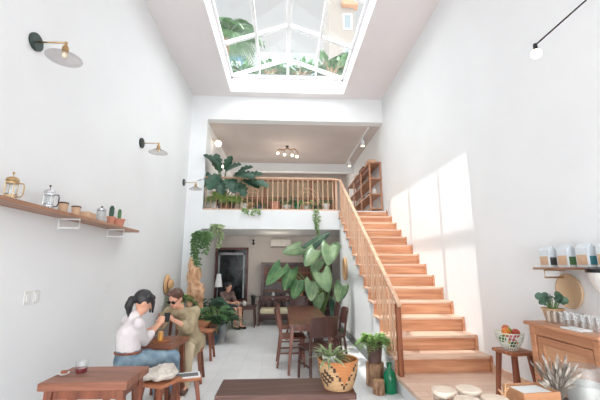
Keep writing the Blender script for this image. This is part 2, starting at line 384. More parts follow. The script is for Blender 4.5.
# ================================================================ outside, seen through the skylight
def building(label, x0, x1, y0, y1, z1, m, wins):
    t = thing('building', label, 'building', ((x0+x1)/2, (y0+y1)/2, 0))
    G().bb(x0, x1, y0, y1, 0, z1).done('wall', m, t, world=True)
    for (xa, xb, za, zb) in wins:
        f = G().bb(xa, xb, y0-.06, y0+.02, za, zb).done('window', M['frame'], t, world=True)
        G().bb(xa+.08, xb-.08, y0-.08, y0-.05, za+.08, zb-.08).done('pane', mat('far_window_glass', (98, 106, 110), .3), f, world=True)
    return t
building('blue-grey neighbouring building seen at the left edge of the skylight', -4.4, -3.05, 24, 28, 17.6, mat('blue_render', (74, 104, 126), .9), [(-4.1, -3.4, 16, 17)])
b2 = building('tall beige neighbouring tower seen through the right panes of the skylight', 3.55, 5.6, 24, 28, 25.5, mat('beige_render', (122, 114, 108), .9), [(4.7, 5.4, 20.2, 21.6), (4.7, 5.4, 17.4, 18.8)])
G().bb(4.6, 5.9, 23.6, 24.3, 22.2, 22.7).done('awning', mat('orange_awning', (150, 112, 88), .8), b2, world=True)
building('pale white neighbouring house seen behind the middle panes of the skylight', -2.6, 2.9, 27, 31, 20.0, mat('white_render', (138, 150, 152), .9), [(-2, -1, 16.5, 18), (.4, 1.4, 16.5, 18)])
struct('roof', G().bb(-2.6, 2.8, D+.3, 14, 5.45, 6.7), mat('grey_roof', (96, 98, 98), .9))
def palm(loc, h, label, n=15, L=2.6, mt='leafO', group='palms above the skylight'):
    t = thing('palm_tree', label, 'tree', loc, 0, group); random.seed(label)
    g = G(); g.tube([(0, 0, -.02), (.1, 0, h*.4), (.05, 0, h)], [.16, .12, .09], 10); g.done('trunk', M['bark'], t, smooth=True)
    g = G()
    for i in range(n):
        a = 2*PI*i/n + random.uniform(-.2, .2); up = random.uniform(.1, 1.0); d = V((math.cos(a), math.sin(a), 0)); pts = []
        for k in range(9):
            s_ = k/8; pts.append(V((.05, 0, h)) + d*(L*s_*math.cos(up*.6)) + V((0, 0, L*(up*s_ - 1.0*s_*s_))))
        g.tube(pts, [.03*(1-k/9)+.006 for k in range(9)], 4)
        side = d.cross(V((0, 0, 1)))
        for k in range(1, 9):
            for q in (0, .33, .66):
                if k == 8 and q: continue
                c = pts[k]*(1-q) + pts[k-1]*q; ln = .62*(1-.6*(k-4)**2/16)
                for sg in (-1, 1): g.leaf(c, c + side*sg*ln + d*.25*ln - V((0, 0, .3*ln)), (0, 0, 1), .055, 'lance', n=3)
    g.done('fronds', M[mt], t); return t
def bush(loc, label, r=.8, n=70, mt='leafO', cat='bush', name='garden_bush', group=None):
    t = thing(name, label, cat, loc, 0, group); random.seed(label); g = G(); s_ = G(); s_.cyl((0, 0, -.02), (0, 0, r*.9), .04, .03, 8)
    for i in range(n):
        d = V((random.gauss(0, 1), random.gauss(0, 1), random.gauss(.3, .8))).normalized(); c = V((0, 0, r)) + d*r*random.uniform(.3, .8)
        c.z = max(c.z, .1); g.leaf(c, c + d*r*.45 + V((0, 0, random.uniform(-.1, .1))), (d.z, .3, 1), r*.28, 'lance', n=4)
        s_.tube([(0, 0, r*.8), c], .008, 4)
    s_.done('branches', M['bark'], t); g.done('foliage', M[mt], t); return t
palm((-2.25, 11.6, 6.7), 3.3, 'palm with arching fronds outside the left panes of the skylight', L=1.6)
palm((-.3, 12.6, 6.7), 2.3, 'small palm on the roof outside the middle of the skylight', L=1.0)
palm((2.3, 12.2, 6.7), 2.6, 'spreading palm outside the right end panes of the skylight', L=1.2)
for i, (x, y, r, lb) in enumerate([(-1.3, 10.0, .42, 'low bush outside the left foot of the skylight gable'), (-.45, 10.1, .5, 'leafy bush just left of the skylight ridge post, outside'),
        (.5, 10.0, .5, 'leafy bush just right of the skylight ridge post, outside'), (1.4, 10.1, .62, 'low bush outside the right foot of the skylight gable')]):
    bush((x, y-.6, 6.7), lb, r, 60, ['leafM', 'leafO'][i % 2], group='bushes beyond the skylight')

# ================================================================ upstairs
def pot_g(r, h, c=(0, 0, 0), lip=.015):
    return G().lathe([(0, 0), (r*.7, 0), (r*.74, h*.1), (r*.95, h*.85), (r+lip*.4, h*.88), (r+lip*.4, h), (r*.9, h), (r*.88, h*.86), (0, h*.86)], c, 24)
def potted(name, label, loc, r, h, potm, kind, leafm, size, n=16, seed=1, group=None, cat='potted plant'):
    t = thing(name, label, cat, loc, 0, group); random.seed(seed)
    pot_g(r, h).done('pot', potm, t, smooth='auto'); G().cyl((0, 0, h*.8), (0, 0, h*.89), r*.86, n=20).done('soil', M['soil'], t)
    g = G(); s_ = G(); z0 = h*.86
    for i in range(n):
        a = 2.4*i + random.uniform(-.3, .3); el = random.uniform(.9, 1.45) if kind == 'round' else random.uniform(.25, 1.25); ln = size*random.uniform(.6, 1)
        d = V((math.cos(a)*math.cos(el), math.sin(a)*math.cos(el), math.sin(el))); b0 = V((math.cos(a)*r*.25, math.sin(a)*r*.25, z0-.005))
        if kind == 'strap':
            pts = [b0 + d*ln*s + V((0, 0, -.45*ln*s*s)) for s in (0, .2, .4, .6, .8, 1)]; wd = size*.09; sd_ = d.cross(V((0, 0, 1))).normalized()
            up = sd_.cross(d); vs = []; 
            for k, q in enumerate(pts):
                hw = wd/2*(1, 1.15, 1.1, .9, .6, .04)[k]; vs += [q - sd_*hw + up*hw*.5, q, q + sd_*hw + up*hw*.5]
            g._add(vs, [(k*3+j, k*3+j+1, k*3+j+4, k*3+j+3) for k in range(5) for j in (0, 1)])
        elif kind == 'fern':
            pts = [b0 + d*ln*s + V((0, 0, -.6*ln*s*s)) for s in [k/9 for k in range(10)]]; sd_ = d.cross(V((0, 0, 1))).normalized()
            s_.tube(pts, [.003]*10, 4)
            for k in range(1, 10):
                lw = ln*.22*math.sin(PI*min(1, k/9*.9+.1))**.7
                for sg in (-1, 1): g.leaf(pts[k], pts[k] + sd_*sg*lw + d*lw*.35, (0, 0, 1), lw*.42, 'lance', n=3)
        else:
            e = b0 + d*ln*.62; s_.tube([b0, b0+d*ln*.3+V((0, 0, .03*size)), e], [.006*size/.4]*3, 5)
            o_ = V((d.x, d.y, .1)).normalized(); tip = e + o_*ln*.42 - V((0, 0, ln*.14))
            if kind == 'round': tip = e + o_*ln*.34 + V((0, 0, -.05*ln))
            g.leaf(e - o_*ln*.02, tip, V((d.x*.4, d.y*.4-.4, 1)) if kind != 'round' else V((d.x-.5, d.y-1.2, .7)), ln*{'heart': .42, 'split': .5, 'lance': .2, 'round': .42}[kind], kind, n=14 if kind == 'split' else 8)
    if s_.b.verts: s_.done('stems', M['stem'], t)
    else: s_.b.free()
    g.done('foliage', leafm, t, smooth=True); return t
# big split-leaf plant at the balcony's left end
def big_monstera():
    t = thing('monstera_plant', 'large dark split-leaf plant spreading over the left end of the balcony rail', 'potted plant', (-1.58, 8.95, FZ)); random.seed(5)
    pot_g(.2, .36).done('pot', M['terra'], t, smooth='auto'); G().cyl((0, 0, .28), (0, 0, .32), .17, n=20).done('soil', M['soil'], t)
    s_ = G(); k = 0
    for (x, y, z, dx, dy, dz, L, Wd) in [(.75, -.62, .72, .6, -.1, -.2, .5, .36), (.0, -.62, .75, .1, -.12, -.5, .42, .36), (.45, -.62, .68, .2, -.1, -.4, .42, .34), (-.1, -.55, 1.2, -.2, -.1, .1, .4, .3), (-.05, -.3, 1.05, -.25, -.2, .30, .5, .4), (-.28, -.45, .95, -.35, -.2, -.25, .42, .34), (.1, -.5, .98, .30, -.15, .1, .5, .4),
            (.35, -.6, .90, .5, -.1, -.12, .55, .42), (.55, -.6, .78, .55, -.1, -.3, .5, .38), (-.05, -.6, .9, -.15, -.15, -.4, .5, .42), (.2, -.6, .8, .2, -.15, -.4, .48, .4),
            (-.15, -.2, 1.15, -.05, -.1, .45, .42, .3), (.08, -.25, 1.12, .15, -.1, .35, .4, .3), (.65, -.5, .9, .5, -.1, .02, .42, .3), (-.3, -.5, .75, -.3, -.15, -.3, .34, .28), (.42, -.45, 1.0, .4, -.1, .12, .42, .3)]:
        p = V((x, y, z)); d = V((dx, dy, dz)).normalized()
        s_.tube([(0, 0, .3), V((x*.4, y*.4, z*.75)), p], [.014, .011, .008], 6)
        G().leaf(p, p + d*L, (.1, -.9, .9), Wd, 'split', n=18, droop=.15).done('leaf', M['leafD'], t, smooth=True)
    s_.done('stems', M['stem'], t)
big_monstera()
potted('potted_fern', 'bright light-green fern hanging over the left end of the balcony floor', (-1.6, 8.5, FZ), .08, .3, M['brownpot'], 'fern', M['leafF'], .56, 110, 7)
potted('potted_fern', 'yellow-green fern beside the bright fern at the left balcony rail', (-1.28, 8.5, FZ), .08, .26, M['brownpot'], 'fern', M['leafF'], .46, 80, 8)
spec = [(-1.0, .10, .2, 'white_cer', 'lance', 'leafM', .34, 'small bushy plant in a white pot, first after the ferns behind the balcony rail'),
    (-.62, .11, .16, 'bluepot', 'fern', 'leafM', .32, 'low green fern in a blue pot behind the balcony rail'),
    (-.2, .13, .26, 'terra', 'lance', 'leafL', .26, 'short plant in a big terracotta pot behind the middle of the balcony rail'),
    (.1, .09, .18, 'white_cer', 'heart', 'leafD', .4, 'dark leafy plant in a white pot right of the terracotta pot upstairs'),
    (.36, .08, .2, 'greenglass', 'lance', 'leafM', .34, 'plant in a teal green pot behind the balcony rail'),
    (.62, .09, .16, 'white_cer', 'heart', 'leafL', .3, 'light leafy plant in a small white pot right of the teal pot upstairs'),
    (.86, .08, .14, 'bluepot', 'fern', 'leafM', .3, 'small fern in a dark blue pot near the top of the stairs'),
    (1.1, .1, .22, 'white_cer', 'lance', 'leafM', .3, 'plant in a cream pot at the right end of the balcony rail')]
for i, (x, r, h, pm, kd, lm, sz, lb) in enumerate(spec):
    potted('potted_plant', lb, (x, 8.58 + .03*(i % 2), FZ), r, h, M[pm], kd, M[lm], sz, 20, 20+i, 'pot plants along the balcony rail')
# trailing vines
def vine(name, label, loc, strands, seed, mt='leafM', lf=.05, pot=None, group=None, cat='hanging plant'):
    t = thing(name, label, cat, loc, 0, group); random.seed(seed); s_ = G(); g = G()
    if pot:
        r, h, pm = pot; pot_g(r, h).done('pot', pm, t, smooth='auto'); G().cyl((0, 0, h*.8), (0, 0, h*.89), r*.86, n=16).done('soil', M['soil'], t)
    for (dx, dy, L, st) in strands:
        n = max(4, int(L/.06)); pts = [V((0, 0, (pot[1] if pot else .02)*.9))]
        if pot: pts.append(V((dx*.7, dy*.7, pot[1]+.04)))
        for k in range(n): pts.append(V((dx + random.uniform(-.02, .02), dy + random.uniform(-.015, .015), (pot[1] if pot else 0) - k*L/n)))
        s_.tube(pts, [.004]*len(pts), 4)
        for q in pts[1:]:
            for _ in range(st):
                a = random.uniform(0, 2*PI); d = V((math.cos(a), math.sin(a)-.3, random.uniform(-.9, .1))).normalized()*lf*random.uniform(.7, 1.2)
                g.leaf(q + d*.4, q + d*1.6, (0, -.8, .7), lf*.95, 'heart', n=4)
    s_.done('stems', M['stem'], t); g.done('foliage', M[mt], t, smooth=True); return t
vine('trailing_vine', 'thin trailing plant hanging off the balcony edge left of centre', (-.75, 8.27, FZ+.01), [(-.12, -.02, .12, 3), (0, -.03, .2, 3), (.12, -.02, .1, 3), (.2, -.02, .14, 3), (-.25, -.02, .06, 2)], 3, 'leafL', .05, group='vines over the balcony edge')
vine('trailing_vine', 'pale green vine dropping from the balcony at the right end above the big-leaf plant', (.8, 8.27, FZ+.01), [(0, -.03, .62, 3), (.05, -.03, .74, 3), (-.04, -.02, .4, 2)], 4, 'leafL', .05, group='vines over the balcony edge')
# wooden wall shelves on the upstairs right wall
bs = thing('bookcase', 'open wooden wall shelving unit at the top of the stairs on the right wall', 'bookcase', (2.4, 9.6, FZ))
bx0, bx1, by0, by1 = 2.26, 2.59, 8.62, 11.6
for y in (by0, by0+1.0, by0+2.0, by1):
    g = G()
    for x in (bx0+.02, bx1-.02): g.bar((x, y, FZ), (x, y, FZ+1.38), .035)
    g.done('upright', M['bookw'], bs, world=True)
for z in (.12, .5, .92, 1.36):
    G().bb(bx0, bx1, by0-.03, by1+.03, FZ+z-.015, FZ+z+.015).done('shelf_board', M['bookw'], bs, world=True)
G().bb(bx0+.05, bx0+.07, by0+.1, by1-.9, FZ+1.2, FZ+1.36).done('front_rail', M['leg'], bs, world=True)
random.seed(9)
for i in range(10):
    y = by0 + .15 + .27*i; z = FZ + (.515, .935)[i % 2] + .001; c = ['white_cer', 'terra', 'brownpot', 'greypot', 'bluepot'][i % 5]
    o = G().lathe([(0, 0), (.05, 0), (.065, .05), (.06, .1), (.035, .14), (.04, .16), (0, .16)], (0, 0, 0), 14).done('jar', M[c], loc=(2.42, y, z), smooth='auto')
    tag(o, '%s vase on the %s board of the upstairs shelving, %s' % (['white', 'terracotta', 'brown', 'grey', 'blue'][i % 5], ['middle', 'upper'][i % 2], ['nearest the stairs' if i < 5 else 'towards the back'][0]), 'vase', 'vases on the upstairs shelving')
for i, (w_, z) in enumerate(((.35, .14), (.5, .14), (.3, .12))):
    o = G().bb(-.11, .11, -w_/2, w_/2, 0, z).done('storage_box', M['kraft'] if i != 1 else M['leg'], loc=(2.42, 9.0+.75*i, FZ+1.376), bevel=.006)
    tag(o, ['kraft box at the near end on top of the upstairs shelving', 'dark wooden box in the middle on top of the upstairs shelving', 'kraft box at the far end on top of the upstairs shelving'][i], 'box', 'boxes on top of the upstairs shelving')
# track with spot lamps along the ceiling corner, globes, chandelier
tr = thing('track_light_rail', 'white lighting track running along the upstairs ceiling by the right wall', 'light', (2.3, 10.5, 5.2))
G().bb(2.27, 2.31, 8.6, 12.0, 5.165, 5.2).done('rail', M['frame'], tr, world=True)
def spot(y, lb):
    t = thing('spotlight', lb, 'light', (2.29, y, 5.165), 0, 'spotlights on the upstairs track')
    G().cyl((0, 0, 0), (0, 0, -.12), .012, n=8).done('stem', M['frame'], t)
    G().lathe([(0, 0), (.045, 0), (.05, -.02), (.07, -.16), (.06, -.16), (.045, -.04), (0, -.04)], (0, 0, -.1), 18).done('head', M['frame'], t, smooth='auto')
    G().lathe([(0, 0), (.052, 0), (.052, -.012), (0, -.012)], (0, 0, -.235), 18).done('lens', mat('warm_lens', (255, 240, 215), .5, emit=(255, 236, 205), estr=2.5), t)
spot(9.3, 'white spotlight nearer the stairs on the upstairs ceiling track'); spot(11.3, 'white spotlight at the far end of the upstairs ceiling track')
M['bulb'] = mat('lit_bulb', (255, 250, 240), .4, emit=(255, 240, 218), estr=2.2)
def globe(loc, lb, r=.07):
    t = thing('globe_lamp', lb, 'light', loc, 0, 'glass globe lamps at the upstairs left wall')
    G().cyl((0, 0, 0), (.015, 0, 0), .04, n=16).done('backplate', M['brass'], t)
    ln = .16
    G().tube([(.01, 0, 0), (ln, 0, .02), (ln, 0, -.02)], .007, 6).done('arm', M['brass'], t)
    G().cyl((ln, 0, -.01), (ln, 0, -.05), .02, .026, 12).done('socket', M['brass'], t)
    G().ball((ln, 0, -.045-r*.85), r).done('globe', M['bulb'], t, smooth=True)
globe((-1.96, 9.0, 4.92), 'upper glass globe lamp on the wall above the split-leaf plant', .09)
globe((-1.96, 9.6, 4.45), 'lower glass globe lamp on the wall among the split leaves', .07)
ch = thing('chandelier', 'twisted branch chandelier with glass bulbs under the upstairs ceiling', 'chandelier', (.11, 10.2, 5.2))
G().cyl((0, 0, 0), (0, 0, -.03), .05, n=16).done('canopy', M['dark'], ch)
g = G(); g.cyl((0, 0, 0), (0, 0, -.1), .008, n=6)
g.tube([(-.3, 0, -.16), (-.24, .05, -.09), (-.1, 0, -.13), (0, -.04, -.07), (.12, .03, -.12), (.22, 0, -.08), (.33, .02, -.18), (.35, 0, -.26)], [.012, .02, .018, .02, .02, .018, .014, .008], 7)
g.done('branch', M['bark'], ch, smooth=True)
for x, z in ((-.29, -.24), (-.08, -.28), (.16, -.3), (.31, -.34)):
    s_ = G().cyl((x, 0, -.1), (x, 0, z+.04), .006, n=6).done('bulb_stem', M['brass'], ch)
    G().ball((x, 0, z), .045).done('bulb', M['bulb'], ch, smooth=True)
for (n_, p, e) in (('upstairs_glow', (.1, 10.2, 4.6), 5), ('downstairs_fill', (-.2, 9.2, 1.9), 5)):  # downstairs light has no fixture, added to brighten the back room
    l = bpy.data.lights.new(n_, 'POINT'); l.energy = e; l.shadow_soft_size = .15; l.color = (1, .88, .74); o = bpy.data.objects.new(n_, l); COL.objects.link(o); o.location = p
# slatted window upstairs and rattan chairs
wn = tag(bpy.data.objects.new('window_2', None), None, None, kind='structure'); COL.objects.link(wn); wn.location = (0, 13.58, 4.3)
g = G(); 
for x in (-1.7, -.75, .2, 1.15, 2.1): g.bb(x-.04, x+.04, 13.52, 13.6, 3.3, 4.95)
for z in (3.3, 4.2, 4.93): g.bb(-1.74, 2.14, 13.53, 13.6, z-.04, z+.04)
g.done('frame', M['shelf'], wn, world=True)
g = G()
for k in range(14): g.box((.2, 13.57, 4.26+k*.047), (3.76, .02, .03), Matrix.Rotation(.5, 3, 'X'))
g.done('louvres', mat('cream_louvre', (206, 182, 150), .7), wn, world=True)
G().bb(-1.7, 2.1, 13.585, 13.6, 3.34, 4.16).done('pane', mat('dark_pane', (96, 66, 50), .3, c2=(150, 112, 84), scale=3), wn, world=True)
def rattan(loc, rz, lb):
    t = thing('rattan_chair', lb, 'chair', loc, rz, 'rattan chairs upstairs')
    G().lathe([(0, .4), (.26, .4), (.28, .42), (.26, .45), (0, .45)], (0, 0, 0), 20).done('seat', M['straw'], t, smooth='auto')
    g = G(); pts = [(.33*math.cos(a), .33*math.sin(a)*-1 + .02, .42 + .42*max(0, math.sin(a))**.8) for a in [PI*k/14 for k in range(15)]]
    g.tube(pts, .016, 7); g.tube([(q[0]*.8, q[1]*.85, .42+(q[2]-.42)*.75) for q in pts], .011, 6); g.done('backrest', M['rail'], t, smooth=True)
    for x, y in ((-.2, -.2), (.2, -.2), (-.2, .2), (.2, .2)): G().tube([(x, y, .41), (x*1.2, y*1.2, 0)], [.015, .013], 7).done('leg', M['rail'], t, smooth=True)
rattan((-.95, 9.9, FZ), .3, 'rattan chair with a hooped back behind the left part of the balcony rail')
rattan((.75, 9.8, FZ), -.3, 'rattan chair with a hooped back behind the right part of the balcony rail')

# ================================================================ left wall
def wall_lamp(y, z, lb):
    t = thing('wall_lamp', lb, 'lamp', (WL, y, z), 0, 'brass wall lamps on the left wall')
    G().cyl((0, 0, 0), (.025, 0, 0), .085, n=28).done('backplate', mat('dark_green_metal', (58, 70, 66), .35, .5), t, bevel=.004)
    G().tube([(.02, 0, 0), (.29, 0, 0)], .008, 8).done('arm', M['brass'], t, smooth=True)
    G().ball((.29, 0, 0), .014).done('joint', M['brass'], t, smooth=True)
    G().lathe([(0, 0), (.012, 0), (.014, -.03), (.026, -.045), (.03, -.07), (.026, -.1), (0, -.1)], (.29, 0, 0), 18).done('socket', M['brass'], t, smooth='auto')
    G().lathe([(.03, -.085), (.045, -.1), (.09, -.125), (.15, -.16), (.152, -.165), (.09, -.131), (.045, -.106), (.03, -.092)], (.29, 0, 0), 32).done('shade', M['smoked'], t, smooth=True)
    G().ball((.29, 0, -.125), .028, (1, 1, 1.2)).done('bulb', mat('clear_bulb', (240, 226, 200), .2), t, smooth=True)
wall_lamp(3.01, 3.56, 'brass wall lamp with glass saucer shade, nearest of the three on the left wall')
wall_lamp(5.51, 3.49, 'brass wall lamp with a glass saucer shade, middle of the three on the left wall')
wall_lamp(8.0, 3.44, 'brass wall lamp with a glass saucer shade, smallest and farthest, beside the balcony')

SZ = 2.0
sh = thing('wall_shelf', 'long brown wooden shelf on white brackets on the left wall', 'shelf', (WL, 3.9, SZ))
G().bb(WL, -2.14, 1.8, 5.2, SZ-.032, SZ).done('board', M['shelf'], sh, world=True, bevel=.004)
for y in (3.72, 4.75, 2.4):
    g = G(); g.tube([(WL+.003, y, SZ-.036), (-2.16, y, SZ-.036), (-2.16, y, SZ-.13), (WL+.003, y, SZ-.13)], .008, 6); g.bb(WL, WL+.006, y-.015, y+.015, SZ-.15, SZ-.034)
    g.done('bracket', M['frame'], sh, world=True)
SX = -2.25
def french_press(y, metal, lb, s=1.0):
    t = thing('french_press', lb, 'coffee press', (SX, y, SZ+.0005), .6, 'coffee presses on the wall shelf'); t.scale = (.88, .88, 1.0)
    G().lathe([(0, .012), (.048, .012), (.048, .165), (.046, .165), (.046, .016), (0, .016)], n=22).done('glass_beaker', M['glass'], t, smooth='auto')
    g = G(); g.lathe([(0, 0), (.052, 0), (.052, .01), (0, .01)], n=22); g.lathe([(.05, .03), (.0515, .03), (.0515, .042), (.05, .042), (.05, .03)], n=22); g.lathe([(.05, .14), (.0515, .14), (.0515, .155), (.05, .155), (.05, .14)], n=22)
    for a in range(4): g.bar((.0505*math.cos(a*PI/2+.4), .0505*math.sin(a*PI/2+.4), 0), (.0505*math.cos(a*PI/2+.4), .0505*math.sin(a*PI/2+.4), .155), .006, .003)
    g.done('frame', metal, t)
    l = G().lathe([(.054, .165), (.054, .175), (.045, .19), (.02, .2), (0, .2)], n=22).done('lid', metal, t, smooth='auto')
    g = G(); g.cyl((0, 0, .2), (0, 0, .225), .003, n=6); g.ball((0, 0, .232), .011); g.done('plunger_knob', metal if metal is M['brass'] else M['black'], l, smooth=True)
    g = G(); g.cyl((0, 0, .03), (0, 0, .2), .002, n=6); g.cyl((0, 0, .05), (0, 0, .058), .045, n=18); g.done('plunger', M['chrome'], t)
    g = G(); g.tube([(.05, 0, .15), (.085, 0, .15), (.092, 0, .12), (.09, 0, .06), (.075, 0, .035), (.05, 0, .035)], .006, 7); g.done('handle', metal if metal is M['brass'] else M['black'], t, smooth=True)
french_press(2.87, M['brass'], 'glass coffee press with brass lid and frame, leftmost on the wall shelf')
french_press(3.33, M['chrome'], 'glass coffee press with chrome frame and black handle on the wall shelf')
for y, lb in ((3.56, 'brown paper cup with a dark lid, left of the pair on the wall shelf'), (3.78, 'brown paper cup with a dark lid, right of the pair on the wall shelf')):
    t = thing('paper_cup', lb, 'cup', (SX, y, SZ+.0005), 0, 'paper cups on the wall shelf')
    G().lathe([(0, 0), (.034, 0), (.045, .1), (0, .1)], n=20).done('cup', M['kraft'], t, smooth='auto')
    G().lathe([(.047, .098), (.048, .104), (.044, .112), (.04, .114), (0, .112)], n=20).done('lid', M['basketd'], t, smooth='auto')
tag(G().box((0, 0, .04), (.1, .2, .08)).done('wooden_box', M['kraft'], loc=(SX, 4.02, SZ+.0005), bevel=.01, rot=(0, 0, .1)), 'small tan wooden block between the paper cups and the white canister', 'box')
t = thing('canister', 'clear glass canister with a pale knobbed lid beside the cactus pots', 'jar', (SX, 4.3, SZ+.0005))
G().lathe([(0, 0), (.05, 0), (.052, .15), (.05, .15), (.047, .006), (0, .006)], n=22).done('body', M['frost'], t, smooth='auto')
l = G().lathe([(.053, .15), (.053, .17), (.03, .185), (0, .188)], n=22).done('lid', M['chrome'], t, smooth='auto')
G().ball((0, 0, .198), .012).done('knob', M['black'], l, smooth=True)
for y, h, r, lb in ((4.55, .17, .028, 'taller dark cactus in a small terracotta pot on the wall shelf'), (4.77, .16, .022, 'thin pale cactus in a wide terracotta pot at the end of the wall shelf')):
    t = thing('potted_cactus', lb, 'cactus', (SX, y, SZ+.0005), 0, 'cacti on the wall shelf')
    pr = .052 if y < 4.7 else .075; pot_g(pr, .11).done('pot', M['terra'], t, smooth='auto'); G().cyl((0, 0, .09), (0, 0, .098), pr*.85, n=16).done('soil', M['soil'], t)
    G().lathe([(r*.8, .09), (r, .09+h*.4), (r*.95, .09+h*.8), (r*.5, .09+h*.97), (0, .09+h)], n=24, wob=lambda a: 1+.12*math.cos(8*a)).done('cactus_body', M['leafM' if y > 4.7 else 'leafD'], t, smooth=True)
def switch(y, z, lb, s=.085):
    t = thing('light_switch', lb, 'switch', (WL, y, z), 0, 'switch plates on the left wall')
    G().bb(0, .008, -s/2, s/2, -.06, .06).done('plate', M['white_cer'], t, bevel=.003)
    G().bb(.008, .013, -s*.25, s*.25, -.035, .035).done('rocker', M['paper'], t, bevel=.002)
switch(3.41, 1.18, 'white switch plate on the left wall, nearer of the side-by-side pair'); switch(3.53, 1.18, 'white switch plate on the left wall, farther of the side-by-side pair')
switch(4.9, 1.18, 'small white switch plate alone on the left wall above the seated woman', .07)
t = thing('straw_hat', 'straw hat hanging by its crown side on the left wall behind the seated women', 'hat', (WL, 7.3, 1.12))
o = G().lathe([(.20, .015), (.205, .02), (.12, .03), (.1, .04), (.095, .10), (.07, .13), (0, .135)], (0, 0, 0), 28).done('hat_body', M['straw'], t, smooth=True, rot=(0, PI/2, 0), sol=.006)
G().lathe([(.1005, .045), (.101, .06), (.0985, .07)], (0, 0, 0), 28).done('hat_band', M['leg'], t, smooth=True, rot=(0, PI/2, 0), sol=.003)

# ================================================================ tables, stools
def cafe_table(loc, lx, ly, h, lb, rz=0, splay=.03, thick=.055, topm='table', legm='leg', name='cafe_table', group=None, cat='table', ins=.06, ls=.055, apron=True):
    t = thing(name, lb, cat, loc, rz, group)
    G().bb(-lx/2, lx/2, -ly/2, ly/2, h-thick, h).done('tabletop' if 'bench' not in name else 'seat', M[topm], t, bevel=.008)
    for sx in (-1, 1):
        for sy in (-1, 1):
            x, y = sx*(lx/2-ins), sy*(ly/2-ins); G().bar((x+sx*splay, y+sy*splay, 0), (x, y, h-thick), ls*.8, ls*.8, a2=ls, b2=ls).done('leg', M[legm], t, bevel=.005)
    if apron:
        for sy in (-1, 1): G().box((0, sy*(ly/2-ins), h-thick-.035), (lx-2*ins-ls, .022, .07)).done('apron', M[legm], t)
        for sx in (-1, 1): G().box((sx*(lx/2-ins), 0, h-thick-.035), (.022, ly-2*ins-ls, .07)).done('apron', M[legm], t)
    return t
T1 = cafe_table((-1.41, 2.91, 0), .62, .42, .655, 'wooden cafe table in the bottom left corner, a glass of red drink on it')
T2 = cafe_table((-1.35, 4.2, 0), .42, .48, .65, 'small brown wooden cafe table between the two seated women', rz=-.1, apron=False)
def stool(loc, lb, w=.36, d=.26, h=.43, rz=0, topm='stool', legm='leg', splay=.05, group='wooden stools around the cafe tables', st=True):
    t = thing('stool', lb, 'stool', loc, rz, group)
    G().bb(-w/2, w/2, -d/2, d/2, h-.032, h).done('seat', M[topm], t, bevel=.008)
    for sx in (-1, 1):
        for sy in (-1, 1): G().bar((sx*(w/2-.03+splay*.6), sy*(d/2-.03+splay*.5), 0), (sx*(w/2-.05), sy*(d/2-.04), h-.032), .032, .032, a2=.042, b2=.042).done('leg', M[legm], t, bevel=.004)
    if st:
        for sx in (-1, 1): G().bar((sx*(w/2-.03), -(d/2-.02), .16), (sx*(w/2-.03), d/2-.02, .16), .022).done('stretcher', M[legm], t)
    return t
stool((-1.14, 3.52, 0), 'wooden stool holding the folded canvas bag in front of the near seated woman', .3, .29, .43, -.4)
stool((-1.52, 3.62, 0), 'wooden stool the woman in the white top sits on', .30, .28, .465, .5)
stool((-1.2, 4.90, 0), 'wooden stool the woman in khaki sits on', .32, .30, .42, .1)
stool((-1.28, 6.0, 0), 'empty orange-brown wooden stool behind the woman in khaki', .32, .28, .45, 0)
t = cafe_table((-1.66, 7.0, 0), .5, .8, .42, 'low wooden bench with a rounded seat against the left wall under the plants', name='low_bench', cat='bench', topm='stool', ins=.08)
t = cafe_table((-1.85, 7.2, 0), .4, .7, .62, 'raised plank table by the left wall carrying the succulent pot', name='side_table', topm='stool', ins=.06)
t.location = (-2.1, 7.1, 0)
# drinks on T1
def tumbler(loc, lb, r, h, fill, fm, name='drinking_glass', cat='glass', group=None):
    t = thing(name, lb, cat, loc, 0, group)
    G().lathe([(0, 0), (r*.8, 0), (r*.86, h*.1), (r, h)] if not fm else [(0, 0), (r*.9, 0), (r, h*.3), (r*.96, h), (r*.9, h), (r*.93, h*.3), (r*.84, .006), (0, .006)], n=24).done('glass_wall', M['glass'] if fm else M['tumbler'], t, smooth='auto')
    if fm: G().lathe([(0, .007), (r*.82, .007), (r*.9, fill*h), (0, fill*h)], n=20).done('drink', fm, t, smooth='auto')
    return t
tumbler((-1.555, 2.94, .6555), 'stemless glass of dark red drink on the corner cafe table', .046, .09, .42, mat('red_drink', (120, 30, 40), .1))
t = thing('candle_holder', 'small white saucer with an amber candle on the corner cafe table', 'candle holder', (-1.66, 2.90, .6555))
G().lathe([(0, 0), (.025, 0), (.04, .014), (.037, .016), (.022, .005), (0, .005)], n=20).done('saucer', M['white_cer'], t, smooth='auto')
G().lathe([(0, .005), (.02, .005), (.023, .028), (0, .028)], n=16).done('candle', mat('amber_wax', (150, 84, 54), .5), t, smooth='auto')
t = thing('juice_tray', 'small wooden tray under the juice glass', 'tray', (-1.345, 4.10, .6505))
G().lathe([(0, 0), (.1, 0), (.11, .012), (.103, .012), (.096, .005), (0, .005)], n=24).done('tray_body', M['stool'], t, smooth='auto')
tumbler((-1.345, 4.08, .6565), 'tall glass of orange juice on the table between the women', .034, .12, .85, mat('orange_juice', (248, 176, 60), .3))

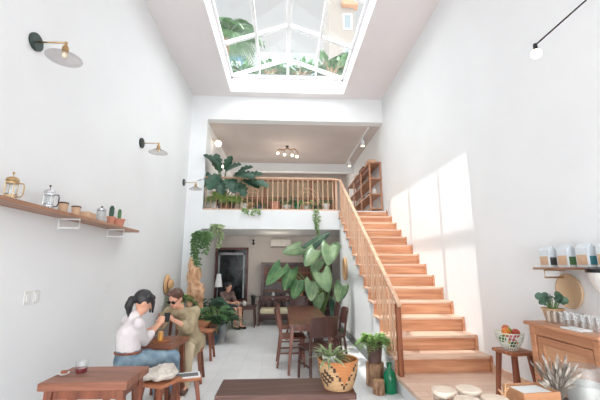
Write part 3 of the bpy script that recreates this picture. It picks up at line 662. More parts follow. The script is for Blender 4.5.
# canvas bag
t = thing('canvas_bag', 'rumpled cream canvas bag lying on a wooden stool', 'bag', (-1.14, 3.52, .4305))
def blob(name, prims, m, parent, vox=.012, sm=3, tex=None, world=False, kind=None):
    g = G()
    for p in prims:
        if p[0] == 'c':
            _, a, r, b_, r2 = p; a, b_ = V(a), V(b_); n = 5
            for k in range(n+1): 
                pass
            g.tube([a.lerp(b_, k/4) for k in range(5)], [r+(r2-r)*k/4 for k in range(5)], 14); g.ball(a, r, nu=14, nv=9); g.ball(b_, r2, nu=14, nv=9)
        elif p[0] == 'e': g.ball(p[1], 1, p[2], p[3] if len(p) > 3 else None, 20, 14)
        elif p[0] == 'b': g.box(p[1], p[2], p[3] if len(p) > 3 else None)
    o = g.done(name, m, parent, smooth=True, world=world)
    md = o.modifiers.new('remesh', 'REMESH'); md.mode = 'VOXEL'; md.voxel_size = vox; md.use_smooth_shade = True
    md = o.modifiers.new('smooth', 'SMOOTH'); md.iterations = sm*3 if name in ('shirt', 'shirt_dress', 'jeans', 'top') else sm; md.factor = .6
    if tex:
        tx = bpy.data.textures.new(name, 'CLOUDS'); tx.noise_scale = tex[0]; md = o.modifiers.new('folds', 'DISPLACE'); md.texture = tx; md.strength = tex[1]; md.mid_level = .5
    return o
blob('bag_body', [('e', (0, 0, .05), (.16, .13, .05)), ('e', (.04, .02, .085), (.11, .1, .04)), ('e', (-.1, -.04, .05), (.09, .1, .045)), ('c', (-.12, .05, .06), .03, (.1, -.07, .1), .03)], M['canvas'], t, .008, 2, (.05, .05))
G().tube([(.02, -.11, .06), (.07, -.125, .05), (.1, -.1, .055), (.11, -.04, .075), (.08, .02, .1)], .008, 6).done('strap', M['canvas'], t, smooth=True)
t = thing('newspaper', 'folded newspaper lying on the low rack behind the canvas bag', 'newspaper', (-1.0, 3.93, .34), .3)
G().bb(-.14, .14, -.09, .09, 0, .012).done('pages', M['paper'], t)
G().bb(-.12, .12, -.07, .05, .012, .0125).done('print', M['ink'], t)
stool((-1.0, 3.93, 0), 'low wooden stool holding a folded newspaper under the table edge', .30, .2, .34, .3)

# ================================================================ people
def hand(palm, d, up, side, r=.035, curl=.5, s=1.0):
    """palm + four unequal bent fingers + thumb"""
    palm, d, up = V(palm), V(d).normalized(), V(up); up = (up - d*up.dot(d)).normalized(); x = d.cross(up)*side; P = []
    P.append(('c', palm, .021*s, palm + d*.045*s, .022*s)); P.append(('c', palm + x*.018*s, .016*s, palm + d*.05*s + x*.022*s, .014*s)); P.append(('c', palm - x*.018*s, .016*s, palm + d*.05*s - x*.022*s, .014*s))
    for k, ln in enumerate((.062, .072, .068, .052)):
        b0 = palm + d*.055*s + x*(.027-.018*k)*s; m1 = b0 + (d*math.cos(curl*.6) - up*math.sin(curl*.6))*ln*.5*s; e = m1 + (d*math.cos(curl*1.6) - up*math.sin(curl*1.6))*ln*.5*s
        P += [('c', b0, .0085*s, m1, .008*s), ('c', m1, .008*s, e, .0065*s)]
    b0 = palm + x*.028*s; m1 = b0 + (x*.7 + d*.7 - up*.3).normalized()*.035*s; P += [('c', b0, .011*s, m1, .0095*s), ('c', m1, .0095*s, m1 + (d*.9 - up*.3)*.028*s, .008*s)]
    return P
def headp(c, face, s=1.0):
    """face = direction the face looks; returns prims and rotation"""
    c, f = V(c), V(face).normalized(); sd = f.cross(V((0, 0, 1))).normalized(); u = sd.cross(f); R = Matrix((sd, f, u)).transposed()
    T = lambda x, y, z: c + (sd*x + f*y + u*z)*s
    P = [('e', T(0, 0, .015), (.074*s, .092*s, .098*s), R), ('e', T(0, .03, -.045), (.055*s, .06*s, .062*s), R), ('c', T(0, .088, .005), .010*s, T(0, .106, -.022), .013*s),
         ('c', T(-.02, .085, -.058), .009*s, T(.02, .085, -.058), .009*s), ('e', T(.075, -.005, -.01), (.012*s, .022*s, .032*s), R), ('e', T(-.075, -.005, -.01), (.012*s, .022*s, .032*s), R),
         ('c', T(0, .075, -.09), .014*s, T(0, .07, -.085), .014*s)]
    return P, R, T
def person(name_lb, loc, J, hd, face, cl):
    t = thing('person', name_lb, 'person', loc); c = cl
    hp, R, T = headp(hd, face, .95); P = list(hp)
    hip, chest, neck = V(J['hip']), V(J['chest']), V(J['neck']); P += [('c', neck, .047, V(hd) - V((0, 0, .06)), .045), ('c', chest, .085, neck - V((0, 0, .05)), .04), ('c', hip, .105, chest, .09)]
    for sd in 'rl':
        s, e, h = V(J['s'+sd]), V(J['e'+sd]), V(J['h'+sd]); P += [('c', neck - V((0, 0, .05)), .036, s - V((0, 0, .008)), .036), ('c', s, .038, e, .034), ('c', e, .035, h, .023)]
        kn, an, to = V(J['k'+sd]), V(J['a'+sd]), V(J['t'+sd]); hj = V(J['j'+sd]); P += [('c', hip, .1, hj, .09), ('c', hj, .085, kn, .052), ('c', kn, .052, kn.lerp(an, .35), .05), ('c', kn.lerp(an, .35), .05, an, .032), ('c', an, .034, to, .026)]
        P += hand(h, J['d'+sd], (0, 0, 1), 1 if sd == 'l' else -1, curl=1.0)
    body = blob('body', P, M['skin'], t, .009, 2, world=True)
    return t, R, T
hd1 = (-1.43, 3.73, 1.11); f1 = V((.62, .45, -.42))
J1 = dict(hip=(-1.5, 3.64, .575), chest=(-1.51, 3.63, .82), neck=(-1.485, 3.67, .965), sr=(-1.40, 3.57, .925), sl=(-1.59, 3.76, .925), er=(-1.42, 3.80, .715), el=(-1.56, 4.0, .73), hr=(-1.34, 4.06, .86), hl=(-1.43, 4.12, .80),
    dr=(-.15, .5, .7), dl=(.4, .4, .5), jr=(-1.43, 3.64, .555), jl=(-1.56, 3.72, .555), kr=(-1.15, 3.93, .53), kl=(-1.34, 4.08, .52), ar=(-1.15, 4.06, .08), al=(-1.36, 4.16, .08), tr=(-1.09, 4.18, .03), tl=(-1.32, 4.30, .03))
t, R, T = person('seated woman with a black ponytail in a white top and light jeans', (-1.5, 3.54, 0), J1, hd1, f1, None)
g_ = lambda k: V(J1[k])
blob('shirt', [('c', g_('hip')+V((0, .0, .10)), .112, g_('chest'), .104), ('c', g_('chest'), .10, g_('neck')-V((0, 0, .03)), .058), ('c', g_('neck')-V((0, 0, .03)), .056, g_('neck')+V((.008, .008, .02)), .056), ('c', g_('neck')-V((0, 0, .05)), .054, g_('sr'), .054), ('c', g_('neck')-V((0, 0, .05)), .054, g_('sl'), .054),
    ('c', g_('sr'), .056, g_('er'), .052), ('c', g_('sl'), .056, g_('el'), .05), ('c', g_('er'), .052, g_('er').lerp(g_('hr'), .35), .05), ('c', g_('el'), .058, g_('el').lerp(g_('hl'), .35), .048)], M['shirtW'], t, .011, 2, (.1, .022), world=True)
blob('jeans', [('c', g_('hip')+V((0, 0, -.01)), .125, g_('hip')+V((0, 0, .06)), .118), ('c', g_('hip'), .118, g_('jr'), .10), ('c', g_('hip'), .115, g_('jl'), .10), ('c', g_('jr'), .096, g_('kr'), .068), ('c', g_('jl'), .096, g_('kl'), .068),
    ('c', g_('kr'), .072, g_('ar'), .05), ('c', g_('kl'), .072, g_('al'), .05)], M['jeans'], t, .011, 2, (.06, .012), world=True)
G().tube([V(J1['hip'])+V((math.cos(a)*.117, math.sin(a)*.117, .075)) for a in [2*PI*k/20 for k in range(20)]], .012, 6, closed=True).done('belt', M['leg'], t, world=True, smooth=True)
for k in 'rl': blob('shoe', [('c', g_('a'+k)-V((0, 0, .035)), .042, g_('t'+k)+V((0, 0, .003)), .032)], M['white_cer'], t, .009, 1, world=True)
H_ = V(hd1); fh = V((f1.x, f1.y, 0)).normalized(); sx_ = V((fh.y, -fh.x, 0)); W_ = lambda f, s_, u: H_ + fh*f + sx_*s_ + V((0, 0, u))
blob('hair', [('e', T(0, -.02, .035), (.084, .096, .09), R), ('e', T(0, .05, .075), (.062, .045, .035), R), ('c', W_(-.08, 0, .03), .034, W_(-.115, 0, .035), .03), ('c', W_(-.115, 0, .035), .034, W_(-.135, 0, -.03), .042), ('c', W_(-.135, 0, -.03), .04, W_(-.125, .0, -.13), .016),
    ('c', W_(.04, .07, .06), .026, W_(.085, .06, -.0), .018), ('c', W_(.085, .06, .0), .018, W_(.085, .05, -.1), .012), ('c', W_(.04, -.07, .06), .026, W_(.09, -.055, -.0), .016), ('c', W_(.09, -.055, .0), .016, W_(.09, -.05, -.11), .011)], M['hairB'], t, .008, 2, (.03, .006), world=True)
hd2 = (-1.32, 4.47, 1.08); f2 = V((-.35, -.85, -.45))
J2 = dict(hip=(-1.2, 4.84, .52), chest=(-1.23, 4.68, .79), neck=(-1.28, 4.57, .955), sr=(-1.42, 4.54, .905), sl=(-1.12, 4.62, .905), er=(-1.48, 4.38, .735), el=(-1.13, 4.45, .735), hr=(-1.355, 4.2, .87), hl=(-1.27, 4.2, .87),
    dr=(.5, -.1, .45), dl=(-.5, -.1, .45), jr=(-1.27, 4.80, .51), jl=(-1.13, 4.80, .51), kr=(-1.30, 4.50, .51), kl=(-1.13, 4.50, .51), ar=(-1.36, 4.42, .08), al=(-1.14, 4.46, .08), tr=(-1.37, 4.29, .03), tl=(-1.14, 4.33, .03))
t, R, T = person('seated woman in glasses and a loose khaki shirt dress holding a phone', (-1.12, 4.84, 0), J2, hd2, f2, None)
g_ = lambda k: V(J2[k])
blob('shirt_dress', [('c', g_('hip')+V((0, 0, .02)), .135, g_('chest'), .122), ('c', g_('chest'), .118, g_('neck')-V((0, 0, .05)), .066), ('c', g_('neck')-V((0, 0, .06)), .06, g_('sr'), .07), ('c', g_('neck')-V((0, 0, .06)), .06, g_('sl'), .07),
    ('c', g_('sr'), .075, g_('er'), .07), ('c', g_('sl'), .075, g_('el'), .075), ('c', g_('er'), .066, g_('er').lerp(g_('hr'), .3), .058), ('c', g_('el'), .07, g_('el').lerp(g_('hl'), .3), .06),
    ('c', g_('hip'), .14, g_('jl'), .13), ('c', g_('hip'), .14, g_('jr'), .12), ('c', g_('jr'), .12, g_('kr').lerp(g_('jr'), .15), .09), ('c', g_('jl'), .12, g_('kl').lerp(g_('jl'), .15), .09), ('c', g_('jl')+V((.05, 0, .0)), .08, g_('kl')+V((.02, .08, -.1)), .06)], M['khaki'], t, .011, 2, (.09, .03), world=True)
blob('trousers', [('c', g_('kr'), .07, g_('ar'), .05), ('c', g_('kl'), .07, g_('al'), .05)], mat('beige_trousers', (206, 188, 160), .9, bump=.2), t, .011, 2, (.06, .01), world=True)
for k in 'rl': blob('shoe', [('c', g_('a'+k)-V((0, 0, .035)), .042, g_('t'+k)+V((0, 0, .003)), .032)], M['hairR'], t, .009, 1, world=True)
blob('hair', [('e', T(0, -.02, .04), (.084, .094, .088), R), ('e', T(0, -.1, .0), (.04, .045, .045), R), ('e', T(.045, .03, .085), (.045, .05, .03), R), ('e', T(-.045, .03, .085), (.045, .05, .03), R)], M['hairR'], t, .008, 2, world=True)
g = G()
for x in (-.034, .034):
    g.tube([T(x+.026*math.cos(a), .098, -.002+.02*math.sin(a)) for a in [2*PI*k/14 for k in range(14)]], .0045, 6, closed=True)
    g._add([T(x+.024*math.cos(a), .097, -.002+.018*math.sin(a)) for a in [2*PI*k/12 for k in range(12)]], [tuple(range(12))])
    g.tube([T(x*1.75, .098, .006), T(x*2.2, .03, .006), T(x*2.2, -.01, -.004)], .0035, 5)
g.tube([T(-.01, .1, 0), T(.01, .1, 0)], .004, 5); g.done('glasses', M['black'], t, world=True)
G().tube([T(-.022, .093, -.058), T(0, .097, -.06), T(.022, .093, -.058)], .0045, 6).done('lips', mat('lips', (190, 96, 92), .5), t, world=True, smooth=True)
t = thing('phone', 'black phone held by the woman in khaki', 'phone', (-1.312, 4.145, .90), .1)
G().box((0, 0, 0), (.066, .009, .12), Matrix.Rotation(-.7, 3, 'X')).done('phone_body', M['black'], t, bevel=.004)
# far person
J3 = dict(hip=(-1.42, 9.0, .46), chest=(-1.40, 8.92, .72), neck=(-1.37, 8.88, .86), sr=(-1.5, 8.8, .82), sl=(-1.26, 8.98, .82), er=(-1.38, 8.62, .64), el=(-1.16, 8.82, .62), hr=(-1.2, 8.55, .62), hl=(-1.1, 8.62, .64),
    dr=(1, 0, 0), dl=(.7, -.6, 0), jr=(-1.42, 8.92, .45), jl=(-1.33, 8.98, .45), kr=(-1.14, 8.72, .46), kl=(-1.04, 8.82, .46), ar=(-1.12, 8.68, .08), al=(-1.0, 8.74, .08), tr=(-1.0, 8.6, .03), tl=(-.88, 8.68, .03))
t, R, T = person('person in a brown top and dark shorts seated at the back by the dark window', (-1.42, 9.0, 0), J3, (-1.34, 8.84, .98), V((.7, -.6, -.3)), None)
g_ = lambda k: V(J3[k])
blob('top', [('c', g_('hip')+V((0, 0, .1)), .135, g_('chest'), .13), ('c', g_('chest'), .125, g_('neck')-V((0, 0, .04)), .064), ('c', g_('neck')-V((0, 0, .05)), .058, g_('sr'), .06), ('c', g_('neck')-V((0, 0, .05)), .058, g_('sl'), .06), ('c', g_('sr'), .06, g_('er'), .052), ('c', g_('sl'), .06, g_('el'), .052)], M['mauve'], t, .014, 2, world=True)
blob('shorts', [('c', g_('hip'), .13, g_('hip')+V((0, 0, .06)), .125), ('c', g_('jr'), .1, g_('jr').lerp(g_('kr'), .7), .08), ('c', g_('jl'), .1, g_('jl').lerp(g_('kl'), .7), .08)], M['bluepot'], t, .014, 2, world=True)
blob('hair', [('e', T(0, -.02, .035), (.084, .096, .09), R), ('e', T(0, -.07, -.02), (.06, .05, .08), R)], M['hairB'], t, .01, 2, world=True)
for k in 'rl': blob('shoe', [('c', g_('a'+k)-V((0, 0, .035)), .04, g_('t'+k)+V((0, 0, .003)), .03)], M['black'], t, .012, 1, world=True)
stool((-1.44, 9.04, 0), 'dark low stool under the seated person at the back', .4, .36, .37, .2, 'bench', 'dleg', group='dark furniture at the back')

# ================================================================ back room
def framed(name, lb, cat, x0, x1, z0, z1, y, fm, fw=.05):
    t = thing(name, lb, cat, ((x0+x1)/2, y, z0)); g = G()
    g.bb(x0, x1, y-.05, y, z1-fw, z1); g.bb(x0, x1, y-.05, y, z0, z0+fw); g.bb(x0, x0+fw, y-.05, y, z0+fw, z1-fw); g.bb(x1-fw, x1, y-.05, y, z0+fw, z1-fw); g.done('frame', fm, t, world=True); return t
t = tag(bpy.data.objects.new('window_3', None), None, None, kind='structure'); COL.objects.link(t); t.location = (-1.4, 10.2, .6)
g = G(); x0, x1, z0, z1, y = -1.94, -1.0, .5, 2.03, 10.2; 
for a in ((x0, x1, z1-.06, z1), (x0, x1, z0, z0+.06), (x0, x0+.05, z0, z1), (x1-.05, x1, z0, z1)): g.bb(a[0], a[1], y-.06, y, a[2], a[3])
g.done('frame', wood('red_frame_wood', (112, 52, 44), (78, 34, 30), 'z'), t, world=True)
g = G(); 
for a in ((x0+.08, x1-.09, z1-.22, z1-.15), (x0+.08, x0+.13, z0+.1, z1-.15), (x1-.14, x1-.09, z0+.1, z1-.15)): g.bb(a[0], a[1], y-.09, y-.05, a[2], a[3])
g.done('inner_frame', M['greypot'], t, world=True)
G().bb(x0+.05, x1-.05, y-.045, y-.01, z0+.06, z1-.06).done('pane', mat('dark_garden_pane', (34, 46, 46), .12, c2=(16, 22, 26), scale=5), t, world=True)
t = thing('bookcase', 'dark wooden slatted cabinet against the back wall behind the big-leaf plant', 'bookcase', (.35, 10.1, 0))
g = G(); g.bb(-.6, -.52, 9.9, 10.19, 0, 1.6); g.bb(1.35, 1.42, 9.9, 10.19, 0, 1.6); g.bb(-.52, 1.35, 9.9, 10.19, 1.53, 1.6); g.bb(-.52, 1.35, 10.14, 10.19, 0, 1.53); g.done('carcass', M['chair'], t, world=True)
for z in (.3, .55, .8, 1.05, 1.3): G().bb(-.52, 1.35, 9.92, 10.13, z, z+.025).done('shelf_board', M['leg'], t, world=True)
for k in range(9): G().bb(-.52, 1.35, 9.895, 9.915, 1.1+k*.045, 1.12+k*.045).done('slat', M['leg'], t, world=True)
random.seed(21)
for i in range(14):
    x = -.45 + (i % 7)*.2; z = .326 if i < 7 else .576; h = random.uniform(.1, .2)
    o = G().lathe([(0, 0), (.05, 0), (.06, h*.5), (.04, h*.9), (.045, h), (0, h)], n=12).done('jar', M[random.choice(['white_cer', 'greypot', 'terra', 'brownpot'])], loc=(x, 10.02, z), smooth='auto')
    tag(o, 'small jar standing on the %s board of the dark cabinet at the back' % ('lowest' if i < 7 else 'second lowest'), 'jar', 'jars on the %s board of the dark back cabinet' % ('lowest' if i < 7 else 'second lowest'))
t = thing('air_conditioner', 'white wall air conditioner high on the back wall', 'air conditioner', (0, 10.2, 2.0))
G().bb(-.36, .26, 10.0, 10.2, 2.02, 2.27).done('housing', mat('ac_plastic', (214, 206, 198), .5), t, world=True, bevel=.02)
G().bb(-.33, .23, 9.995, 10.01, 2.03, 2.06).done('air_vent', M['brownpot'], t, world=True)
t = thing('wall_sconce', 'small dark sconce on the back wall left of the air conditioner', 'lamp', (-.86, 10.2, 2.15))
G().cyl((0, 0, 0), (0, -.02, 0), .04, n=14).done('backplate', M['dark'], t); G().tube([(0, -.02, 0), (0, -.1, .02), (0, -.1, .08)], .01, 6).done('arm', M['dark'], t)
G().lathe([(.012, .06), (.035, .0), (.03, 0), (0, .05)], (0, -.1, .06), 12).done('shade', M['dark'], t, smooth=True)
# back bench with cream cushion
t = thing('cushioned_bench', 'dark wooden armchair bench with a cream cushion at the back wall', 'bench', (-.1, 9.4, 0))
for x in (-.5, .42):
    for y in (-.25, .25): G().bar((x, y, 0), (x, y, .55 if y < 0 else .7), .045).done('leg', M['dleg'], t)
    G().bb(x-.025, x+.025, -.28, .28, .55, .58).done('armrest', M['dleg'], t)
G().bb(-.5, .42, -.25, .25, .24, .29).done('seat_frame', M['dleg'], t); G().bb(-.47, .39, -.26, .2, .29, .41).done('cushion', M['cream'], t, bevel=.03)
g = G().bb(-.5, .42, .22, .25, .62, .7)
for k in range(6): g.bb(-.42+k*.15, -.39+k*.15, .225, .245, .29, .62)
g.done('backrest', M['dleg'], t)
t = cafe_table((-.86, 9.1, 0), .42, .45, .52, 'small dark side table in front of the dark window at the back', topm='bench', legm='dleg', name='side_table', group='dark furniture at the back', ls=.04, thick=.03)
potted('potted_plant', 'dark slender vase plant on the small side table at the back', (-.74, 9.1, .5205), .06, .22, M['black'], 'strap', M['leafD'], .28, 12, 31)
for i, (x, y) in enumerate(((-.95, 9.0), (-.98, 9.2))):
    o = G().lathe([(0, 0), (.04, 0), (.05, .06), (.03, .1), (0, .1)], n=14).done('cup', M['straw'] if i else M['white_cer'], loc=(x, y, .5205), smooth='auto'); tag(o, ['white cup on the dark side table at the back', 'tan bowl on the dark side table at the back'][i], 'cup')

# driftwood and plants by the left pier
t = thing('driftwood_sculpture', 'tall pale orange driftwood slab with holes leaning at the left pier', 'sculpture', (-1.98, 7.95, 0))
g = G(); 
for (x, z, sx_, sz_) in ((.03, .2, .13, .24), (-.06, .55, .08, .28), (.17, .55, .07, .26), (.02, .95, .17, .26), (-.02, 1.25, .14, .26), (-.07, 1.48, .07, .2), (.1, 1.32, .06, .16), (.19, .9, .06, .2), (.1, .12, .16, .13)): g.ball((x, 0, z), 1, (sx_, .07, sz_), None, 18, 12)
g.box((.04, 0, .04), (.26, .13, .08))
o = g.done('slab', M['drift'], t, smooth=True); md = o.modifiers.new('remesh', 'REMESH'); md.mode = 'VOXEL'; md.voxel_size = .018; md.use_smooth_shade = True
tx = bpy.data.textures.new('gnarl', 'CLOUDS'); tx.noise_scale = .09; md = o.modifiers.new('gnarls', 'DISPLACE'); md.texture = tx; md.strength = .09
vine('hanging_pothos', 'trailing pothos in a pot mounted at the corner of the left pier under the balcony', (-1.86, 8.05, 2.08), [(-.16, -.06, .5, 5), (-.1, -.1, .75, 4), (-.2, .02, 1.0, 3), (0, -.12, .35, 6), (.1, -.1, .5, 5), (.16, -.05, .3, 5), (-.05, -.1, .95, 3), (.03, .0, .15, 8), (-.1, -.02, .1, 8), (.1, 0, .1, 8), (-.13, -.09, .85, 3), (.0, -.14, .2, 8), (.12, -.1, .2, 8), (-.18, -.04, .3, 6)], 12, 'leafV', .06, (.11, .15, M['greypot']), 'pothos by the left pier')
t = thing('plant_bracket', 'dark metal bracket carrying the trailing pothos on the left pier', 'bracket', (-1.86, 8.3, 2.07))
g = G(); g.bar((-.0, -.001, -.0), (0, -.35, 0), .02, .015); g.bar((0, -.006, -.15), (0, -.3, -.008), .012); g.done('arm', M['dark'], t)
hp2 = vine('hanging_pothos', 'second trailing pothos hanging from the slab edge right of the pier', (-1.58, 8.16, 2.3), [(0, -.09, .3, 6), (.1, -.06, .55, 4), (-.09, -.05, .25, 5), (.05, -.1, .1, 6), (.13, 0, .35, 4)], 13, 'leafP', .055, (.08, .11, M['white_cer']), 'pothos by the left pier')
g = G(); g.tube([(-.075, 0, .105), (0, .02, .6)], .003, 4); g.tube([(.075, 0, .105), (0, .02, .6)], .003, 4); g.tube([(0, .02, .6), (0, .12, .62), (0, .139, .62)], .003, 4); g.done('cord', M['frame'], hp2)
potted('potted_plant', 'light green bushy plant in front of the driftwood on the plank table', (-2.1, 7.35, .6205), .1, .16, M['terra'], 'fern', M['leafL'], .5, 34, 41)
potted('potted_succulent', 'pale succulent in a grey-green bowl on the plank table', (-1.98, 6.9, .6205), .09, .1, M['greypot'], 'round', M['leafP'], .16, 14, 42)
potted('potted_plant', 'dense dark green floor plant left of the grey vase', (-1.45, 7.6, 0), .17, .34, M['terra'], 'lance', M['leafM'], .62, 60, 43, 'floor plants by the left pier')
potted('potted_plant', 'dark leafy plant with arching fronds in the grey vase by the left seating', (-1.2, 7.3, 0), .1, .4, M['greypot'], 'fern', M['leafD'], .62, 26, 44, 'floor plants by the left pier')
potted('potted_plant', 'leafy green plant behind the driftwood under the pothos', (-1.68, 8.35, 0), .12, .45, M['brownpot'], 'heart', M['leafD'], .6, 40, 45, 'floor plants by the left pier')
o = G().lathe([(0, 0), (.07, 0), (.1, .08), (.095, .16), (.05, .24), (.04, .3), (.05, .32), (0, .32)], n=20).done('vase', M['bluepot'], loc=(-1.33, 7.05, 0), smooth='auto'); tag(o, 'dark blue ceramic vase on the floor beside the grey vase', 'vase')
o = G().lathe([(0, 0), (.1, 0), (.12, .3), (.09, .34), (0, .34)], n=20).done('drum_pot', M['terra'], loc=(-1.58, 6.42, 0), smooth='auto'); tag(o, 'terracotta pot standing on the floor beside the low bench', 'pot')
t = thing('paper_lantern', 'white tapered paper lamp standing behind the driftwood', 'lamp', (-1.60, 8.9, 0))
G().lathe([(0, .98), (.10, .98), (.05, 1.3), (.04, 1.3), (.09, .98)], n=20).done('lamp_shade', M['paper'], t, smooth='auto'); G().cyl((0, 0, .0), (0, 0, .99), .015, n=8).done('pole', M['dark'], t); G().cyl((0, 0, 0), (0, 0, .02), .12, n=20).done('base', M['dark'], t)

# ================================================================ long dining table and chairs
dt = thing('dining_table', 'long reddish-brown wooden table in the middle with chairs around it', 'table', (.41, 6.1, 0))
G().bb(-.31, .31, -1.05, 1.35, .635, .67).done('tabletop', M['tabley'], dt, bevel=.006)
for sx in (-1, 1):
    for sy, yy in ((-1, -1.0), (1, 1.28)): G().bar((sx*.31, yy-.03*(-sy), 0), (sx*.26, yy*.97, .635), .035, .035, a2=.05, b2=.05).done('leg', M['rchair'], dt, bevel=.005)
for sx in (-1, 1): G().box((sx*.265, 0, .6), (.02, 1.9, .07)).done('apron', M['rchair'], dt)
for yy in (-.97, .97): G().box((0, yy, .6), (.5, .02, .07)).done('apron', M['rchair'], dt)
def chair(loc, rz, lb, m='chair', group='chairs around the long table'):
    t = thing('dining_chair', lb, 'chair', loc, rz, group)       # faces +y, its back at -y
    G().bb(-.2, .2, -.19, .2, .40, .43).done('seat', M[m], t, bevel=.012)
    for sx in (-1, 1):
        G().bar((sx*.19, .17, 0), (sx*.175, .16, .40), .026, .026, a2=.036, b2=.036).done('leg', M[m], t, bevel=.004)
        g = G(); g.bar((sx*.195, -.23, 0), (sx*.18, -.18, .42), .028, .03, a2=.034, b2=.036); g.bar((sx*.18, -.18, .42), (sx*.185, -.24, .80), .034, .036, a2=.026, b2=.024); g.done('leg', M[m], t, bevel=.004)
        G().bar((sx*.18, -.2, .2), (sx*.18, .16, .2), .018, .022).done('stretcher', M[m], t)
    G().bar((-.18, .16, .36), (.18, .16, .36), .02, .04).done('seat_rail', M[m], t)
    g = G(); N = 8
    for (z0, z1, o0, o1) in ((.57, .82, -.2, -.245),):
        vs = []
        for k in range(N+1):
            x = -.2 + .4*k/N; c = -.03*(1-(2*k/N-1)**2)
            vs += [(x, o0+c, z0), (x, o1+c, z1+.008*(1-(2*k/N-1)**2)), (x, o1+c-.016, z1+.008*(1-(2*k/N-1)**2)), (x, o0+c-.016, z0)]
        F = [(k*4+j, k*4+(j+1) % 4, (k+1)*4+(j+1) % 4, (k+1)*4+j) for k in range(N) for j in range(4)] + [(0, 1, 2, 3), (N*4+3, N*4+2, N*4+1, N*4)]; g._add(vs, F)
    g.done('backrest', M[m], t, bevel=.004); return t
chair((.47, 4.88, 0), .36, 'dark brown chair angled at the near end of the long table, its back to us')
chair((.16, 5.62, 0), -PI/2+.04, 'red-brown chair on the left side of the long table, nearer one', 'rchair')
chair((.17, 6.45, 0), -PI/2, 'red-brown chair on the left side of the long table, farther one', 'rchair')
chair((.77, 5.7, 0), PI/2+.05, 'dark chair on the right side of the long table, nearer one')
chair((.77, 6.45, 0), PI/2, 'dark chair on the right side of the long table, farther one')
chair((.38, 7.68, 0), PI, 'dark chair at the far end of the long table facing us')

# big-leaf plant ---------------------------------------------------------------
bp = thing('elephant_ear_plant', 'huge plant with broad heart-shaped leaves behind the long table', 'potted plant', (.85, 7.75, 0))
pot_g(.22, .4).done('pot', M['brownpot'], bp, smooth='auto'); G().cyl((0, 0, .32), (0, 0, .36), .19, n=20).done('soil', M['soil'], bp)
lv = [((-0.03, 7.0, 1.45), (-0.36, 6.9, 1.05), .36), ((0.37, 7.1, 1.87), (-0.07, 6.9, 1.72), .36), ((0.66, 7.0, 1.80), (0.40, 6.8, 1.42), .38), ((0.98, 7.0, 1.88), (0.87, 6.75, 1.42), .44), ((0.50, 7.2, 1.85), (1.06, 7.0, 2.22), .32),
      ((1.13, 7.1, 1.92), (0.87, 6.95, 1.74), .2), ((0.78, 6.95, 1.35), (0.93, 6.75, 0.86), .42), ((0.17, 7.1, 1.42), (0.02, 6.9, 0.94), .34), ((0.33, 7.0, 1.19), (0.17, 6.85, 0.74), .38), ((0.60, 6.95, 1.17), (0.54, 6.8, 0.70), .36),
      ((1.22, 7.1, 1.10), (1.05, 6.9, 0.68), .34), ((0.74, 7.1, 1.60), (0.59, 6.9, 1.30), .3), ((1.1, 7.3, .75), (1.0, 7.1, .35), .28), ((.75, 7.3, .9), (.7, 7.1, .5), .3)]
s_ = G()
for i, (p, q, wd) in enumerate(lv):
    p, q = V(p), V(q); q = p.lerp(q, .86 if p.z > 1.4 else .76); wd *= .9; b0 = V((.85 + .03*math.cos(i), 7.75+.03*math.sin(i), .34)); mid = b0.lerp(p, .55) + V((0, .05, .28)); 
    s_.tube([b0, b0.lerp(mid, .5)+V((0, 0, .08)), mid, p.lerp(mid, .3)+V((0, 0, .05)), p], [.018, .015, .012, .009, .007], 6)
    d = (q-p); nrm = V((.15*math.sin(i*2.1), -.95, .55+.25*math.cos(i*1.7))); f = G().leaf(p, q, nrm, wd, 'heart', fold=-.12 if i % 3 else .1, droop=.12, n=12).done('leaf', M[('leafM', 'leafA', 'leafA', 'leafA', 'leafD', 'leafA', 'leafA', 'leafM')[i % 8]], bp, world=True, smooth=True, sol=.002)
    if i == 4: f.data.materials.clear(); f.data.materials.append(M['leafD'])
    dd = d.normalized(); nn = (nrm - dd*nrm.dot(dd)).normalized()
    v = G(); L = d.length; pt = lambda a: p + d*a + nn*(.12*L*a*(1-a) + .005)
    v.tube([pt(a) for a in (0, .25, .5, .75, .95)], [.004, .0035, .003, .002, .001], 4); sdv = dd.cross(nn)
    v.done('midrib', M['vein'], f, world=True)
s_.done('stems', M['stem'], bp, world=True, smooth=True)
potted('potted_fern', 'green floor fern in the corner between the big-leaf plant and the stair wall', (1.08, 7.0, 0), .12, .2, M['terra'], 'fern', M['leafM'], .3, 30, 51)
t = thing('wall_mirror', 'round rattan-framed mirror on the white wall under the stairs', 'mirror', (XS-.006, 7.55, 1.43))
G().lathe([(0, 0), (.15, 0), (.15, .008), (0, .008)], n=28).done('mirror_glass', M['chrome'], t, rot=(0, -PI/2, 0)).scale = (1.15, .85, 1)
G().tube([(.19*1.15*math.cos(a), .19*.85*math.sin(a), .012) for a in [2*PI*k/28 for k in range(28)]], .03, 8, closed=True).done('frame', M['straw'], t, rot=(0, -PI/2, 0), smooth=True)

